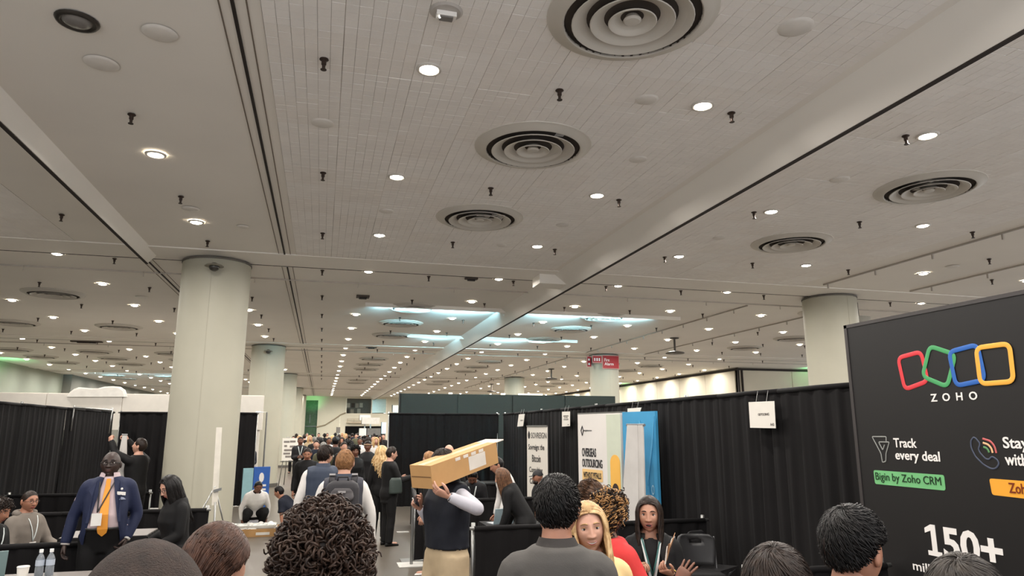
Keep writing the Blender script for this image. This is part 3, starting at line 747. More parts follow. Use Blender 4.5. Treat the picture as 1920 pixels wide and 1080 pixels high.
# paper booth signs hung on the drapes
def paper(c4, X, lab, lines, corner=None):
    """c4 pixel corners TL TR BR BL on the plane x = X"""
    P = [atx(x, y, X) for x, y in c4]
    o = MB().poly([P[0], P[3], P[2], P[1]], .004, (-1, 0, 0)).build('paper_sign', M_white)
    mid = (P[0] + P[1]) / 2
    for t in (.3, .7):
        q = P[0].lerp(P[1], t); MB().tube([q, q + Vector((.03, 0, .12))], .004, 5).build('hook', M_pipe, o)
    for (t_, x0, x1, z0, z1) in lines:
        W = P[0].y - P[1].y; H = P[0].z - P[3].z
        text(t_, Vector((X - .005, P[0].y - W * x0, P[3].z + H * z0)), UZ, VZ, W * (x1 - x0), H * (z1 - z0), mat('faint_ink', (96, 90, 86), .6), o)
    tag(o, lab, 'paper sign')
paper([(1404, 754), (1452, 752), (1455, 803), (1407, 802)], 4.78, 'white paper sign with one word and a booth number on the right-hand drape', [('GETGOING', .36, .78, .46, .55), ('A43', .80, .94, .07, .17)])
paper([(973, 777), (984, 776), (981, 799), (970, 800)], 4.78, 'small tilted white paper sign left of the roll-up banner', [('BOOTH', .3, .7, .45, .55)])
paper([(1054, 772), (1069, 771.5), (1069, 799), (1054, 800)], 4.78, 'small white paper sign between the roll-up banner and the white backdrop', [('MERIDIAN', .2, .8, .66, .74), ('OF THE', .3, .7, .55, .62), ('GROUP', .2, .8, .43, .51), ('A39', .7, .85, .1, .16)])
paper([(1177, 766), (1203, 764), (1200, 774), (1177, 774)], 4.74, 'folded white paper sign above the blue panel', [])

# fire alarm signs on their column
M_red = mat('sign_red', (170, 34, 40), .5, var=.05)
fy = 26.55
def fsign(x0, x1, y0, y1, dy=0.0):
    a = aty(x0, y1, fy + dy); b = aty(x1, y0, fy + dy)
    o = MB().box(a.x, b.x, fy + dy - .03, fy + dy, a.z, b.z).build('fire_sign', M_red)
    MB().box(a.x - .03, b.x + .03, fy + dy, fy + dy + .012, a.z - .03, b.z + .03).build('border', mat('sign_border', (206, 150, 140), .5), o)
    return o, a, b
o, a, b = fsign(1131, 1159, 668, 690)
text('Fire', Vector((a.x + .05, fy - .031, a.z + .27)), (1, 0, 0), VZ, .22, .13, M_zw, o, .01); text('Alarm', Vector((a.x + .05, fy - .031, a.z + .11)), (1, 0, 0), VZ, .40, .12, M_zw, o, .01)
tag(o, 'large red fire alarm sign on the distant column', 'sign')
o, a, b = fsign(1112, 1127, 668, 679)
for k in range(3): MB().box(a.x + .04 + k * .1, a.x + .09 + k * .1, fy - .036, fy - .03, a.z + .05, a.z + .17).build('symbol', M_zw, o)
tag(o, 'small red sign with three white symbols left of the fire alarm sign', 'sign')
o, a, b = fsign(1101.5, 1107.5, 669, 687, .45)
for k in range(2): MB().ball((a.x + .06, fy + .415, a.z + .1 + k * .18), .04, .01, .05).build('symbol', M_zw, o)
MB().box(a.x, a.x + .35, fy + .45, fy + .5, a.z + .05, b.z - .05).build('mount', M_pipe, o); tag(o, 'narrow red sign wrapping the left side of the fire alarm column', 'sign')

# ---------------------------------------------------------------- tables, chairs, small things
M_cloth = mat('black_cloth', (18, 17, 18), .8, var=.15, scale=4, spec=.3)
def draped_table(x, y, wx, wy, h, lab, top=M_cloth, skirt=M_cloth, rz=0):
    root = empty('draped_table', (x, y, 0), rz)
    MB().box(-wx / 2, wx / 2, -wy / 2, wy / 2, h - .03, h).build('tabletop', top, root)
    for (p, L, r) in (((-wx / 2, -wy / 2 - .015), wx, 0), ((wx / 2 + .015, -wy / 2), wy, PI / 2), ((wx / 2, wy / 2 + .015), wx, PI), ((-wx / 2 - .015, wy / 2), wy, -PI / 2)):
        DS[0] += 1
        s = drape_sheet(L, .015, h - .005, DS[0], .014, .13).build('cloth_skirt', skirt, root, True); s.location = (p[0], p[1], 0); s.rotation_euler = (0, 0, r)
    return tag(root, lab, 'table')
M_gt = mat('grey_tabletop', (118, 112, 108), .5, var=.05)
draped_table(-2.35, 6.83, 1.2, .8, .785, 'grey-topped table with black cloth at the bottom left corner', M_gt)
draped_table(-2.35, 9.6, .9, .6, .80, 'small grey-topped table behind the man in the blue suit', M_gt)
draped_table(2.35, 15.2, .75, .9, .93, 'high black-draped table with brochures by the blonde woman')
draped_table(3.5, 12.0, 1.7, .6, .76, 'black-draped table behind the low rail with a water bottle')
draped_table(2.85, 9.55, 1.35, .55, .76, 'black-draped table under the brown-haired woman holding a laptop')
draped_table(3.5, 17.0, 1.6, .7, .76, 'black-draped table at the back of the middle booth')
M_bot = mat('clear_plastic', (206, 214, 222), .12, trans=.75, var=.02); M_cap = mat('bottle_cap', (232, 232, 230), .4)
def bottle(x, y, z, lab, s=1.0):
    o = MB().lathe([(.001, 0), (.030, 0), (.033, .01), (.033, .07), (.030, .08), (.033, .09), (.033, .135), (.022, .165), (.013, .18), (.013, .195)], (0, 0, 0), 16).build('water_bottle', M_bot, None, True, .7, (x, y, z))
    MB().lathe([(.001, .215), (.0155, .215), (.0155, .19), (.012, .19)], (0, 0, 0), 14).build('cap', M_cap, o, True, .6)
    MB().lathe([(.0337, .085), (.0337, .132)], (0, 0, 0), 16).build('wrapper', mat('bottle_label', (176, 184, 196), .5), o, True)
    o.scale = (s, s, s); return tag(o, lab, 'bottle')
bottle(-2.25, 7.08, .785, 'water bottle on the grey table, left of the pair'); bottle(-2.175, 7.09, .785, 'water bottle on the grey table, right of the pair')
bottle(3.14, 11.86, .76, 'small water bottle on the black table behind the low rail')
for k, (x, y) in enumerate(((2.12, 14.80), (2.2, 14.95), (2.34, 14.78))): bottle(x, y, .93, ('leftmost white bottle on the high draped table', 'middle bottle on the high draped table', 'rightmost bottle on the high draped table')[k], .95)
for k, (x, y, w_, d_) in enumerate(((2.28, 14.9, .1, .07), (2.48, 15.0, .12, .09), (2.42, 14.75, .1, .06))):
    o = MB().box(-w_, w_, -d_, d_, 0, .012).box(-w_ * .9, w_ * .9, -d_ * .9, d_ * .9, .012, .02).build('brochure_stack', mat('brochure_paper', (222, 218, 210), .6), None, False, None, (x, y, .93))
    MB().box(-w_ * .6, w_ * .6, -d_ * .2, d_ * .2, .02, .0215).build('printed_band', mat('brochure_ink', (120, 128, 140), .6), o)
    tag(o, ('white brochure stack at the front of the high draped table', 'white brochure stack at the right of the high draped table', 'small leaflet stack at the near edge of the high draped table')[k], 'brochures')
o = MB().lathe([(.001, 0), (.032, 0), (.042, .1), (.044, .1), (.034, .004)], (0, 0, 0), 20).build('paper_cup', M_white, None, True, .6, (-2.32, 6.93, .785))
MB().lathe([(.045, .098), (.047, .104), (.045, .11), (.001, .112)], (0, 0, 0), 20).build('lid', mat('cup_lid', (214, 212, 206), .4), o, True); tag(o, 'white lidded paper cup left of the two bottles on the grey table', 'cup')
o = MB().obox((0, 0, .11), (.15, 0, 0), (0, .02, .11), (0, .004, -.001)).build('laptop', mat('laptop_lid', (120, 142, 142), .4, .3), None, False, None, (-2.62, 6.98, .787))
MB().box(-.15, .15, -.22, 0, 0, .014).build('keyboard_base', mat('laptop_base', (88, 96, 98), .4, .3), o); MB().obox((0, -.005, .11), (.14, 0, 0), (0, .018, .1), (0, .001, 0)).build('screen', mat('laptop_screen', (40, 52, 60), .2), o)
o.rotation_euler = (0, 0, PI + .5); tag(o, 'teal-grey laptop at the lower left corner of the picture', 'laptop')
lp = empty('laptop', (2.42, 9.42, .76), .25)
MB().box(-.15, .15, 0, .21, 0, .014).build('keyboard_base', mat('laptop_silver', (160, 164, 168), .35, .5), lp)
MB().obox((0, -.03, .11), (.15, 0, 0), (0, -.03, .1), (0, .003, .001)).build('screen_lid', mat('laptop_pale', (176, 198, 206), .35, .2), lp)
tag(lp, 'pale open laptop in front of the brown-haired woman', 'laptop')
def folding_chair(x, y, rz, lab):
    m = mat('chair_plastic', (44, 43, 44), .42, var=.05); mm = mat('chair_steel', (96, 96, 98), .35, .6)
    root = empty('folding_chair', (x, y, 0), rz)
    b = MB()      # curved back panel with a hand slot, faces +y
    rows = []
    for z, hw in ((.50, .185), (.54, .205), (.62, .215), (.70, .22), (.735, .22), (.775, .215), (.81, .20), (.835, .16)):
        rows.append((z, hw))
    vs = []; N = 12
    for (z, hw) in rows:
        for i in range(N + 1):
            t = -1 + 2 * i / N; vs.append((t * hw, -.22 - .10 * (z - .45) + .05 * t * t, z))
    fs = []
    for j in range(len(rows) - 1):
        for i in range(N):
            if j == 4 and 4 <= i <= 7: continue
            q = j * (N + 1) + i; fs.append((q, q + 1, q + N + 2, q + N + 1))
    b.add(vs, fs); o = b.build('backrest', m, root, True); md = o.modifiers.new('thick', 'SOLIDIFY'); md.thickness = .018
    MB().obox((0, .0, .455), (.21, 0, 0), (0, .20, .01), (0, -.001, .012)).build('seat', m, root)
    for s in (-1, 1):
        MB().tube([(s * .225, -.285, .80), (s * .225, -.22, .45), (s * .235, .24, .01)], .012, 8).build('leg', mm, root, True)
        MB().tube([(s * .215, .17, .45), (s * .225, -.30, .01)], .012, 8).build('leg', mm, root, True)
    MB().tube([(-.23, .14, .14), (.23, .14, .14)], .009, 6).build('stretcher', mm, root, True)
    return tag(root, lab, 'chair')
c_ = atd(1312, 1012, 7.7); folding_chair(c_.x, c_.y, 2.85, 'black plastic folding chair with a handle slot beside the drape')
folding_chair(4.4, 7.5, -2.6, 'folding chair standing farther back behind the woman with the lanyard')
# easel with a poster
e = empty('easel', (-1.12, 27.6, 0), .25)
for p in ((-.33, -.2), (.33, -.2), (0, .45)): MB().tube([(p[0], p[1], 0), (p[0] * .25, p[1] * .2, 1.75)], .016, 6).build('leg', M_pipe, e, True)
MB().obox((0, -.12, .86), (.3, 0, 0), (0, .02, 0), (0, 0, .015)).build('tray', M_pipe, e)
tag(e, 'metal tripod easel standing beside the second left column', 'easel')
ps = MB().obox((0, 0, 0), (.27, 0, 0), (0, .015, 0), (0, .04, .4)).build('easel_poster', M_white, None, False, None, (-1.08, 27.42, 1.30)); ps.rotation_euler = (0, 0, .25)
for k, (x, z, w_) in enumerate(((-.12, .27, .10), (.1, .28, .1), (.1, .1, .1), (0, -.03, .2), (-.1, -.15, .12), (.05, -.26, .2), (-.15, .12, .05))):
    MB().obox((x, -.018 + z * .1, z), (w_, 0, 0), (0, .003, 0), (0, .004, .035)).build('print_line', mat('poster_ink', (120, 112, 106), .6), ps)
tag(ps, 'white printed poster resting on the easel', 'poster')
k_ = empty('kiosk_sign', (-1.62, 19.2, 0), .2)
MB().box(-.22, .02, -.05, .05, 0, 1.05).build('teal_panel', mat('kiosk_teal', (142, 182, 190), .5), k_); MB().box(.03, .42, -.06, .02, 0, 1.08).build('blue_panel', mat('kiosk_blue', (42, 92, 172), .5), k_)
MB().poly([(.22 + .06 * math.sin(t), -.061, .82 + .12 * math.cos(t)) for t in [k * PI / 6 for k in range(12)]][::-1], .003, (0, -1, 0)).build('white_mark', M_zw, k_)
for z in (.60, .50): MB().box(.12, .34, -.065, -.06, z, z + .05).build('print_line', M_zw, k_)
tag(k_, 'blue and teal kiosk sign right of the left column', 'sign')
# tall white stand strip leaning by the column, with its tripod leg
o = empty('banner_stand', (-1.62, 12.6, 0), .1)
MB().obox((0, 0, 1.42), (.045, 0, 0), (0, .008, 0), (-.015, 0, .62)).build('folded_banner', mat('stand_white', (218, 212, 200), .5), o)
MB().tube([(.0, 0, 1.1), (-.5, .1, .02)], .014, 6).build('leg', M_pipe, o, True); MB().tube([(.02, 0, .85), (.05, 0, .02)], .018, 6).build('leg', M_pipe, o, True); MB().tube([(.0, 0, 1.1), (.3, .25, .02)], .012, 6).build('leg', M_pipe, o, True)
MB().obox((.04, -.02, 1.04), (.06, 0, .015), (0, .02, 0), (0, 0, .02)).build('clamp', M_pipe, o)
tag(o, 'narrow white folded banner on a tripod in front of the left column', 'banner stand')
# goods unpacked on the floor
bx = MB().box(-.55, .55, -.3, .3, 0, .09).box(-.55, .55, -.3, -.285, .09, .14).box(-.55, .55, .285, .3, .09, .14).build('cardboard_tray', mat('cardboard', (184, 142, 92), .8, var=.08, scale=5), None, False, None, (-1.2, 15.0, 0))
MB().box(.1, .35, -.304, -.30, .03, .08).build('shipping_label', M_white, bx); tag(bx, 'flat open cardboard box on the floor between the two crouching men', 'box')
o = MB().box(-.5, .45, -.24, .24, 0, .10).build('wrapped_panel', mat('plastic_wrap', (206, 206, 200), .25, var=.1), None, False, None, (-1.2, 15.0, .095))
b = MB(); N = 26
vs = [(-.50 + i * .96 / N, -.25 + j * .5 / 14, .085 + .07 * abs(mnoise.noise(Vector((i * .42, j * .42, 3)))) + .03 * mnoise.noise(Vector((i * .9, j * .9, 9))) - (.06 if i in (0, N) or j in (0, 14) else 0)) for j in range(15) for i in range(N + 1)]
b.add(vs, [(j * (N + 1) + i, j * (N + 1) + i + 1, (j + 1) * (N + 1) + i + 1, (j + 1) * (N + 1) + i) for j in range(14) for i in range(N)])
b.build('crumpled_wrap', mat('white_wrap', (226, 224, 218), .4, var=.06), o, True); MB().box(.1, .42, -.25, -.2, .0, .06).build('printed_strip', mat('wrap_ink', (150, 146, 138), .5), o)
tag(o, 'plastic-wrapped panel being unpacked by the two crouching men', 'package')
# crumpled plastic bag on the floor at the rail
b = MB()
for k in range(18):
    a_ = R.uniform(0, 6.28); b.ball((R.uniform(-.3, .4), R.uniform(-.12, .12), R.uniform(.03, .14)), R.uniform(.05, .12), R.uniform(.04, .09), R.uniform(.04, .08), 7, 5)
o = b.build('plastic_bag', mat('clear_bag', (208, 202, 192), .2, var=.12, alpha=.75), None, True, None, (2.2, 7.9, .03))
MB().box(-.15, .3, -.1, .1, 0, .12).build('bag_contents', mat('bag_content', (196, 178, 158), .6), o); tag(o, 'crumpled clear plastic bag at the foot of the low rail', 'bag')
# clutter of the far booths
def board(x0, x1, y0, y1, Y, m, lab, cat='board', th=.05, floor_=False):
    a = aty(x0, y1, Y); b = aty(x1, y0, Y)
    o = MB().box(a.x, b.x, Y, Y + th, 0 if floor_ else a.z, b.z).build(cat.replace(' ', '_'), m)
    if not floor_: MB().box((a.x + b.x) / 2 - .05, (a.x + b.x) / 2 + .05, Y, Y + th, 0, a.z).build('post', M_pipe, o)
    MB().box(a.x - .03, a.x, Y - .01, Y + th, 0 if floor_ else a.z, b.z + .02).build('frame_edge', mat('edge_black', (18, 20, 20), .5), o)
    return tag(o, lab, cat)
board(673, 687, 803, 817, 46, M_white, 'white sheet sign held above the far crowd', 'sign')
board(688, 714, 803, 816, 50, mat('far_grey_board', (104, 100, 96), .6), 'grey board behind the white sign in the far crowd', 'sign')
board(715, 724, 792, 813, 40, mat('far_screen', (170, 206, 216), .3, emit=.5), 'glowing pale blue screen at the far left end of the drape', 'screen')
board(678, 712, 783, 795, 58, mat('far_white_counter', (214, 208, 200), .6), 'white rounded booth header far down the aisle', 'booth header')
board(674, 695, 778, 788, 61, M_white, 'pale panel above the white booth header far down the aisle', 'panel')
board(736, 748, 760, 773, 30, M_white, 'black and white poster at the left end of the green wall', 'poster')
board(631, 638, 801, 812, 60, mat('far_grey_post', (120, 114, 108), .6), 'grey upright box at the foot of the far stair wall', 'box')
# small litter on the floor
o = MB().ball((0, 0, .012), .025, .02, .012, 8, 5).build('paper_scrap', M_white, None, True, None, tuple(atz(749, 1063, .002))); tag(o, 'tiny white paper scrap on the concrete floor', 'litter')
o = MB().box(-.14, .1, -.06, .06, 0, .012).build('floor_plate', mat('white_plate', (190, 188, 182), .5), None, False, None, tuple(atz(757, 998, .002))); tag(o, 'flat white base plate on the floor under the high draped table', 'base plate')
finish_texts()

# ================================================================ people
JOBS = []
def remesh_job(mb, vox, it, post):
    me = bpy.data.meshes.new('tmp'); me.from_pydata(mb.v, [], mb.f)
    o = bpy.data.objects.new('tmp_body', me); COL.objects.link(o)
    md = o.modifiers.new('r', 'REMESH'); md.mode = 'VOXEL'; md.voxel_size = vox
    sm = o.modifiers.new('s', 'SMOOTH'); sm.factor = .5; sm.iterations = it
    JOBS.append((o, post))
def run_jobs():
    dg = bpy.context.evaluated_depsgraph_get()
    out = []
    for o, post in JOBS:
        ev = o.evaluated_get(dg); me = ev.to_mesh()
        out.append(([v.co.copy() for v in me.vertices], [tuple(p.vertices) for p in me.polygons], post))
        ev.to_mesh_clear()
    for o, post in JOBS:
        me = o.data; bpy.data.objects.remove(o); bpy.data.meshes.remove(me)
    JOBS.clear()
    for v, f, post in out: post(v, f)
def fill(o, mb, mats, smooth=True):
    me = o.data; me.from_pydata(mb.v, [], mb.f)
    for q in mats: me.materials.append(q)
    me.polygons.foreach_set('material_index', mb.m); me.polygons.foreach_set('use_smooth', [smooth] * len(mb.f)); me.update()

def G(x, s): return math.exp(-(x / s) ** 2)
def head_shape(d, fem=0.0, age=0.0):
    """unit direction -> head surface point (origin mid-head, face +y), about 0.235 m tall"""
    x = .0755 * d.x; y = .097 * d.y; z = .118 * d.z
    if z < 0:
        t = -z / .118
        x *= 1 - (.26 + .08 * fem) * t ** 2
        if y < 0: y *= 1 - .42 * t
        else: y *= 1 + .03 * t
    else:
        if y < 0: y *= 1.03
        if abs(d.x) > .3: x *= 1 + .015
    if y > 0:
        y *= 1 - .10 * (1 - min(1, abs(x) / .07)) * .7
        fr = min(1, y / .05)
        if -.046 < z < .040:
            t = max(0, min(1, (.034 - z) / .062))
            wn = .0075 + .0065 * t ** 2
            hgt = (.0025 + .0225 * t ** 1.25) * (1 if z > -.029 else max(0, 1 - (-.029 - z) / .010))
            y += fr * G(x, wn) * hgt * (1 if z < .034 else max(0, 1 - (z - .034) / .006))
        y += fr * .0075 * G(abs(x) - .0140, .0055) * G(z + .0245, .0075)           # nostril wings
        y -= fr * .0095 * G(abs(x) - .031, .015) * G(z - .011, .011)                    # eye sockets
        y += fr * .0035 * G(abs(x) - .028, .022) * G(z - .036, .009)                    # brow
        y += fr * .0035 * G(abs(x) - .045, .018) * G(z + .022, .02)                     # cheek
        y += fr * .0062 * G(x, .021) * (G(z + .052, .006) + G(z + .066, .007))          # lips
        y -= fr * .0035 * G(x, .024) * G(z + .0588, .0028)
        y -= fr * .004 * G(x, .03) * G(z + .080, .008)
        y += fr * .008 * G(x, .022) * G(z + .100, .014)                                 # chin
    return Vector((x, y, z))
def dirv(az, el): return Vector((math.cos(el) * math.sin(az), math.cos(el) * math.cos(az), math.sin(el)))
HL = [(0, 40), (25, 38), (45, 30), (62, 14), (80, 6), (95, 2), (112, -16), (135, -34), (180, -40)]
def hairline(az, lift=0):
    a = abs(math.degrees((az + PI) % (2 * PI) - PI))
    for (a0, e0), (a1, e1) in zip(HL, HL[1:]):
        if a <= a1: return math.radians(e0 + (e1 - e0) * (a - a0) / (a1 - a0) + lift)
    return math.radians(-40 + lift)
def head_mb(fem=0, n=44, k=36, brow=True, smile=False, mouth_open=False, eyes=True):
    b = MB(); vs = []; fs = []
    for j in range(k + 1):
        el = -PI / 2 + PI * j / k
        for i in range(n):
            vs.append(head_shape(dirv(2 * PI * i / n, max(-1.555, min(1.555, el))), fem))
    for j in range(k):
        for i in range(n):
            fs.append((j * n + i, j * n + (i + 1) % n, (j + 1) * n + (i + 1) % n, (j + 1) * n + i))
    b.add(vs, [f[::-1] for f in fs], 0)
    # lips take their own tone
    for q in range(0 if smile else len(b.f)):
        c = sum((Vector(b.v[i]) for i in b.f[q]), Vector()) / 4
        if c.y > .05 and abs(c.x) < .025 and abs(c.z + .0592) < .0125 * (1 - (c.x / .0255) ** 2): b.m[q] = 3
    for s in (-1, 1):      # ears
        rs = []
        for (t, w_) in ((0, .6), (.3, 1), (.7, 1), (1, .5)):
            c = Vector((s * (.070 + .016 * t), -.006 - .010 * t, -.002))
            rs.append([c + Vector((s * .002 * math.cos(a), .017 * w_ * math.cos(a), .032 * w_ * math.sin(a))) for a in [2 * PI * q / 10 for q in range(10)]])
        b.rings(rs, 0)
        if eyes:
            e = head_shape(Vector((s * .40, .90, .09)).normalized(), fem); c = (s * .0305, e.y - .0078, .0105)
            b.ball(c, .0148, .0118, .0086, 12, 8, 1)
            b.ball((c[0], c[1] + .0078, c[2]), .0066, .0050, .0066, 10, 6, 2)
            lid = [(s * x, e.y + .0045 - .9 * abs(x - .030) * abs(x - .030) * 18, .0105 + .0085 - 26 * (x - .0305) ** 2) for x in (.018, .024, .0305, .037, .043)]
            b.tube(lid, [.0012, .002, .0023, .002, .0012], 5, 4 if fem else 0)
        if brow:
            P = []
            for x, z in ((.014, .0345), (.024, .0375), (.035, .0370), (.046, .030)):
                d = Vector((s * x / .0755, 0, z / .118)); d.y = math.sqrt(max(.05, 1 - d.x ** 2 - d.z ** 2)); P.append(head_shape(d, fem) + Vector((0, .0005, 0)))
            b.tube(P, [.003, .0042, .0036, .0015], 5, 4)
    if mouth_open:
        b.ball((0, .088, -.060), .016, .008, .0075, 12, 8, 2)
        b.tube([(.021 * math.cos(t), .0935 - .006 * abs(math.cos(t)), -.060 + .0095 * math.sin(t)) for t in [2 * PI * q / 14 for q in range(15)]], .0026, 6, 3)
    if smile:
        def ms(x, z):
            d = Vector((x / .0755, 0, z / .118)); d.y = math.sqrt(max(.05, 1 - d.x ** 2 - d.z ** 2)); return head_shape(d, fem) + Vector((0, .0015, 0))
        T = [ms(x, -.0585 + 14 * x * x) for x in (-.024, -.016, -.008, 0, .008, .016, .024)]
        b.tube(T, [.0012, .0034, .0045, .0048, .0045, .0034, .0012], 6, 1)
        b.tube([p + Vector((0, .0012, .0042 - 5 * p.x * p.x)) for p in T], [.001, .0022, .0028, .0026, .0028, .0022, .001], 6, 3)
        b.tube([p + Vector((0, .0010, -.0052 + 8 * p.x * p.x)) for p in T], [.001, .0024, .0034, .0038, .0034, .0024, .001], 6, 3)
    return b
def hand_mb(curl=.5, spread=.25, thumb=.6, n=7):
    """hand along +y from the wrist, palm facing -z, thumb on +x; five separate tapering fingers"""
    b = MB()
    prof = [(-.02, .026, .019), (0, .027, .018), (.02, .034, .018), (.045, .041, .017), (.07, .043, .0155), (.088, .041, .013), (.094, .035, .009)]
    b.rings([[(hw * math.cos(a), y, ht * math.sin(a)) for a in [2 * PI * q / 12 for q in range(12)]] for y, hw, ht in prof])
    for i, (x, L, r) in enumerate(((.030, .072, .0088), (.0105, .080, .0092), (-.0095, .075, .0088), (-.029, .058, .0078))):
        cu = curl * (1 + .08 * i) if not hasattr(curl, '__len__') else curl[i]
        p = Vector((x, .078, 0)); d = Vector((spread * x * 8, 1, 0)).normalized(); a = 0; P = [p]; rad = [r]
        for seg, (fr, da) in enumerate(((.45, cu * .9), (.30, cu * 1.1), (.25, cu * .7))):
            a += da
            dd = Vector((d.x * math.cos(a), d.y * math.cos(a), -math.sin(a)))
            P.append(P[-1] + dd * L * fr * .55); rad.append(r * (1.0 - .06 * seg)); P.append(P[-1] + dd * L * fr * .45 + dd * .0); rad.append(r * (1.03 - .10 * (seg + 1)))
        P.append(P[-1] + (P[-1] - P[-2]).normalized() * .006); rad.append(r * .4)
        b.tube(P, rad, n)
    t = thumb
    P = [Vector((.022, .012, -.004)), Vector((.042 + .010 * (1 - t), .034, -.010 - .008 * t)), Vector((.053 + .018 * (1 - t), .060, -.016 - .016 * t)), Vector((.052 + .026 * (1 - t), .082, -.020 - .024 * t)), Vector((.050 + .028 * (1 - t), .090, -.022 - .027 * t))]
    b.tube(P, [.014, .0125, .0105, .009, .004], n)
    return b
def xform(b, M):
    b.v = [tuple(M @ Vector(q)) for q in b.v]; return b
def merge(a, b, mo=0):
    o = len(a.v); a.v += b.v; a.f += [tuple(i + o for i in q) for q in b.f]; a.m += [q + mo for q in b.m]; return a

# ---------------------------------------------------------------- hair
def hair_cap(top=.022, side=.008, noise_=.25, lift=0, n=44, k=10, seed=1, fem=0):
    b = MB(); vs = []
    for j in range(k + 1):
        t = j / k
        for i in range(n):
            az = 2 * PI * i / n; e0 = hairline(az, lift); el = e0 + (PI / 2 - .01 - e0) * t
            d = dirv(az, el); p = head_shape(d, fem)
            th = (side + (top - side) * max(0, math.sin(el)) ** .8) * min(1, t * 2.4 + .04)
            th *= 1 + noise_ * mnoise.noise(Vector((az * 2.2 + seed * 7.3, el * 4, seed)))
            vs.append(p + d * (th + .0015))
    fs = [(j * n + (i + 1) % n, j * n + i, (j + 1) * n + i, (j + 1) * n + (i + 1) % n) for j in range(k) for i in range(n)]
    b.add(vs, [f[::-1] for f in fs]); return b
def hair_short(top=.022, side=.008, tufts=220, length=.03, seed=1, swirl=.0, lift=0, fem=0, back=-1, quiff=0.0):
    """cropped hair: a fitted cap broken up by many small tapering tufts"""
    rr = random.Random(seed); b = hair_cap(top, side, .3, lift, 44, 10, seed, fem)
    for q in range(tufts):
        az = rr.uniform(0, 2 * PI); e0 = hairline(az, lift); el = e0 + (PI / 2 - e0) * (.05 + .95 * rr.random() ** .8)
        d = dirv(az, el); th = side + (top - side) * max(0, math.sin(el)) ** .8
        p = head_shape(d, fem) + d * th * .75
        tg = Vector((0, back, -.15)) if el > .7 else Vector((0, -.3, -1))
        tg = tg + Vector((rr.uniform(-.6, .6), rr.uniform(-.5, .5), rr.uniform(-.2, .4)))
        tg = (tg - d * tg.dot(d)).normalized(); L = length * rr.uniform(.6, 1.3) * (.45 + .55 * max(0, math.sin(el)))
        up = d * L * rr.uniform(.0, .26) * (1 + quiff * (1 if math.cos(az) > .3 and el > .6 else 0) * 2)
        b.tube([p - tg * L * .3, p + tg * L * .3 + up * .8, p + tg * L * .8 + up], [.003, .0042, .0006], 4, 0, False)
    return b
def hair_comb(top=.022, side=.008, n=420, length=.075, seed=1, swirl=.35, lift=0, fem=0, crown=(180, 68), width=.0030, feather=.006, wave=.0, away=1.0, wild=.25):
    """combed hair: overlapping tapered locks that run outward from the crown"""
    rr = random.Random(seed); b = hair_cap(top * .8, side * .8, .2, lift, 44, 10, seed, fem)
    c = dirv(math.radians(crown[0]), math.radians(crown[1]))
    for q in range(n):
        for _ in range(20):
            az = rr.uniform(0, 2 * PI); e0 = hairline(az, lift); el = math.asin(max(-1, min(1, rr.uniform(math.sin(e0), 1))))
            if el > e0: break
        d = dirv(az, el)
        if q % 5 == 0: d = (c + Vector((rr.uniform(-1, 1), rr.uniform(-1, 1), rr.uniform(-1, 1))) * .28).normalized()
        L = length * rr.uniform(.7, 1.25) / .10; P = []; U = []; K = 6; tw = rr.uniform(-wild, wild) + swirl; ph = rr.uniform(0, 6.28)
        for i in range(K):
            t = i / (K - 1); s_ = max(0, math.sin(math.asin(max(-1, min(1, d.z)))))
            th = side + (top - side) * max(0, d.z) ** .8
            P.append(head_shape(d, fem) + d * (th * (.7 + .35 * rr.random() if i == 0 else 1) + feather * t * t * rr.uniform(.4, 1.2) + wave * math.sin(7 * t + ph))); U.append(d)
            fl = d - c * d.dot(c) if away > 0 else Vector((0, 1, -.2)); fl = fl - d * fl.dot(d)
            if fl.length < 1e-4: fl = d.orthogonal()
            fl.normalize(); sd = d.cross(fl); fl = fl * math.cos(tw) + sd * math.sin(tw)
            d2 = (d + fl * (L / (K - 1))).normalized()
            if math.asin(d2.z) < hairline(math.atan2(d2.x, d2.y), lift) - .10: d2 = d
            d = d2
        b.tube(P, [width * k for k in (.35, .9, 1, .95, .7, .12)], 5, 0, False, .5, U[0])
    return b
def hair_curly(n=420, vol=.035, cr=.010, tr=.0036, seed=1, drop=0.0, lift=0, m2=0, fem=0, low=None):
    """springy corkscrew curls over a full cap"""
    rr = random.Random(seed); b = hair_cap(vol * .5, vol * .35, .4, lift, 44, 10, seed, fem)
    for q in range(n):
        az = rr.uniform(0, 2 * PI); e0 = hairline(az, lift)
        s_ = math.sin(e0) + (1 - math.sin(e0)) * rr.random(); el = math.asin(max(-1, min(1, s_)))
        d = dirv(az, el); p = head_shape(d, fem) + d * vol * rr.uniform(.35, .9)
        tg = (Vector((rr.uniform(-1, 1), rr.uniform(-1, 1), rr.uniform(-1.6, .4))))
        ax = (tg - d * tg.dot(d) * .7).normalized(); a1 = ax.orthogonal().normalized(); a2 = ax.cross(a1)
        L = rr.uniform(.025, .05) + drop * rr.random() * (1 if el < .5 else .35); turns = rr.uniform(1.1, 2.0) + drop * 12; c = cr * rr.uniform(.6, 1.2); ph = rr.uniform(0, 6.28)
        if drop and el < .6: ax = (ax * .25 + Vector((0, 0, -1))).normalized(); a1 = ax.orthogonal().normalized(); a2 = ax.cross(a1)
        N = int(9 * turns); P = []
        for i in range(N + 1):
            t = i / N; an = ph + 2 * PI * turns * t
            P.append(p + ax * (L * t) + a1 * (c * math.cos(an)) + a2 * (c * math.sin(an)))
        b.tube(P, [tr * (.5 + .5 * math.sin(PI * (.12 + .8 * i / N))) for i in range(N + 1)], 4, rr.randrange(2) if m2 else 0, False)
    return b
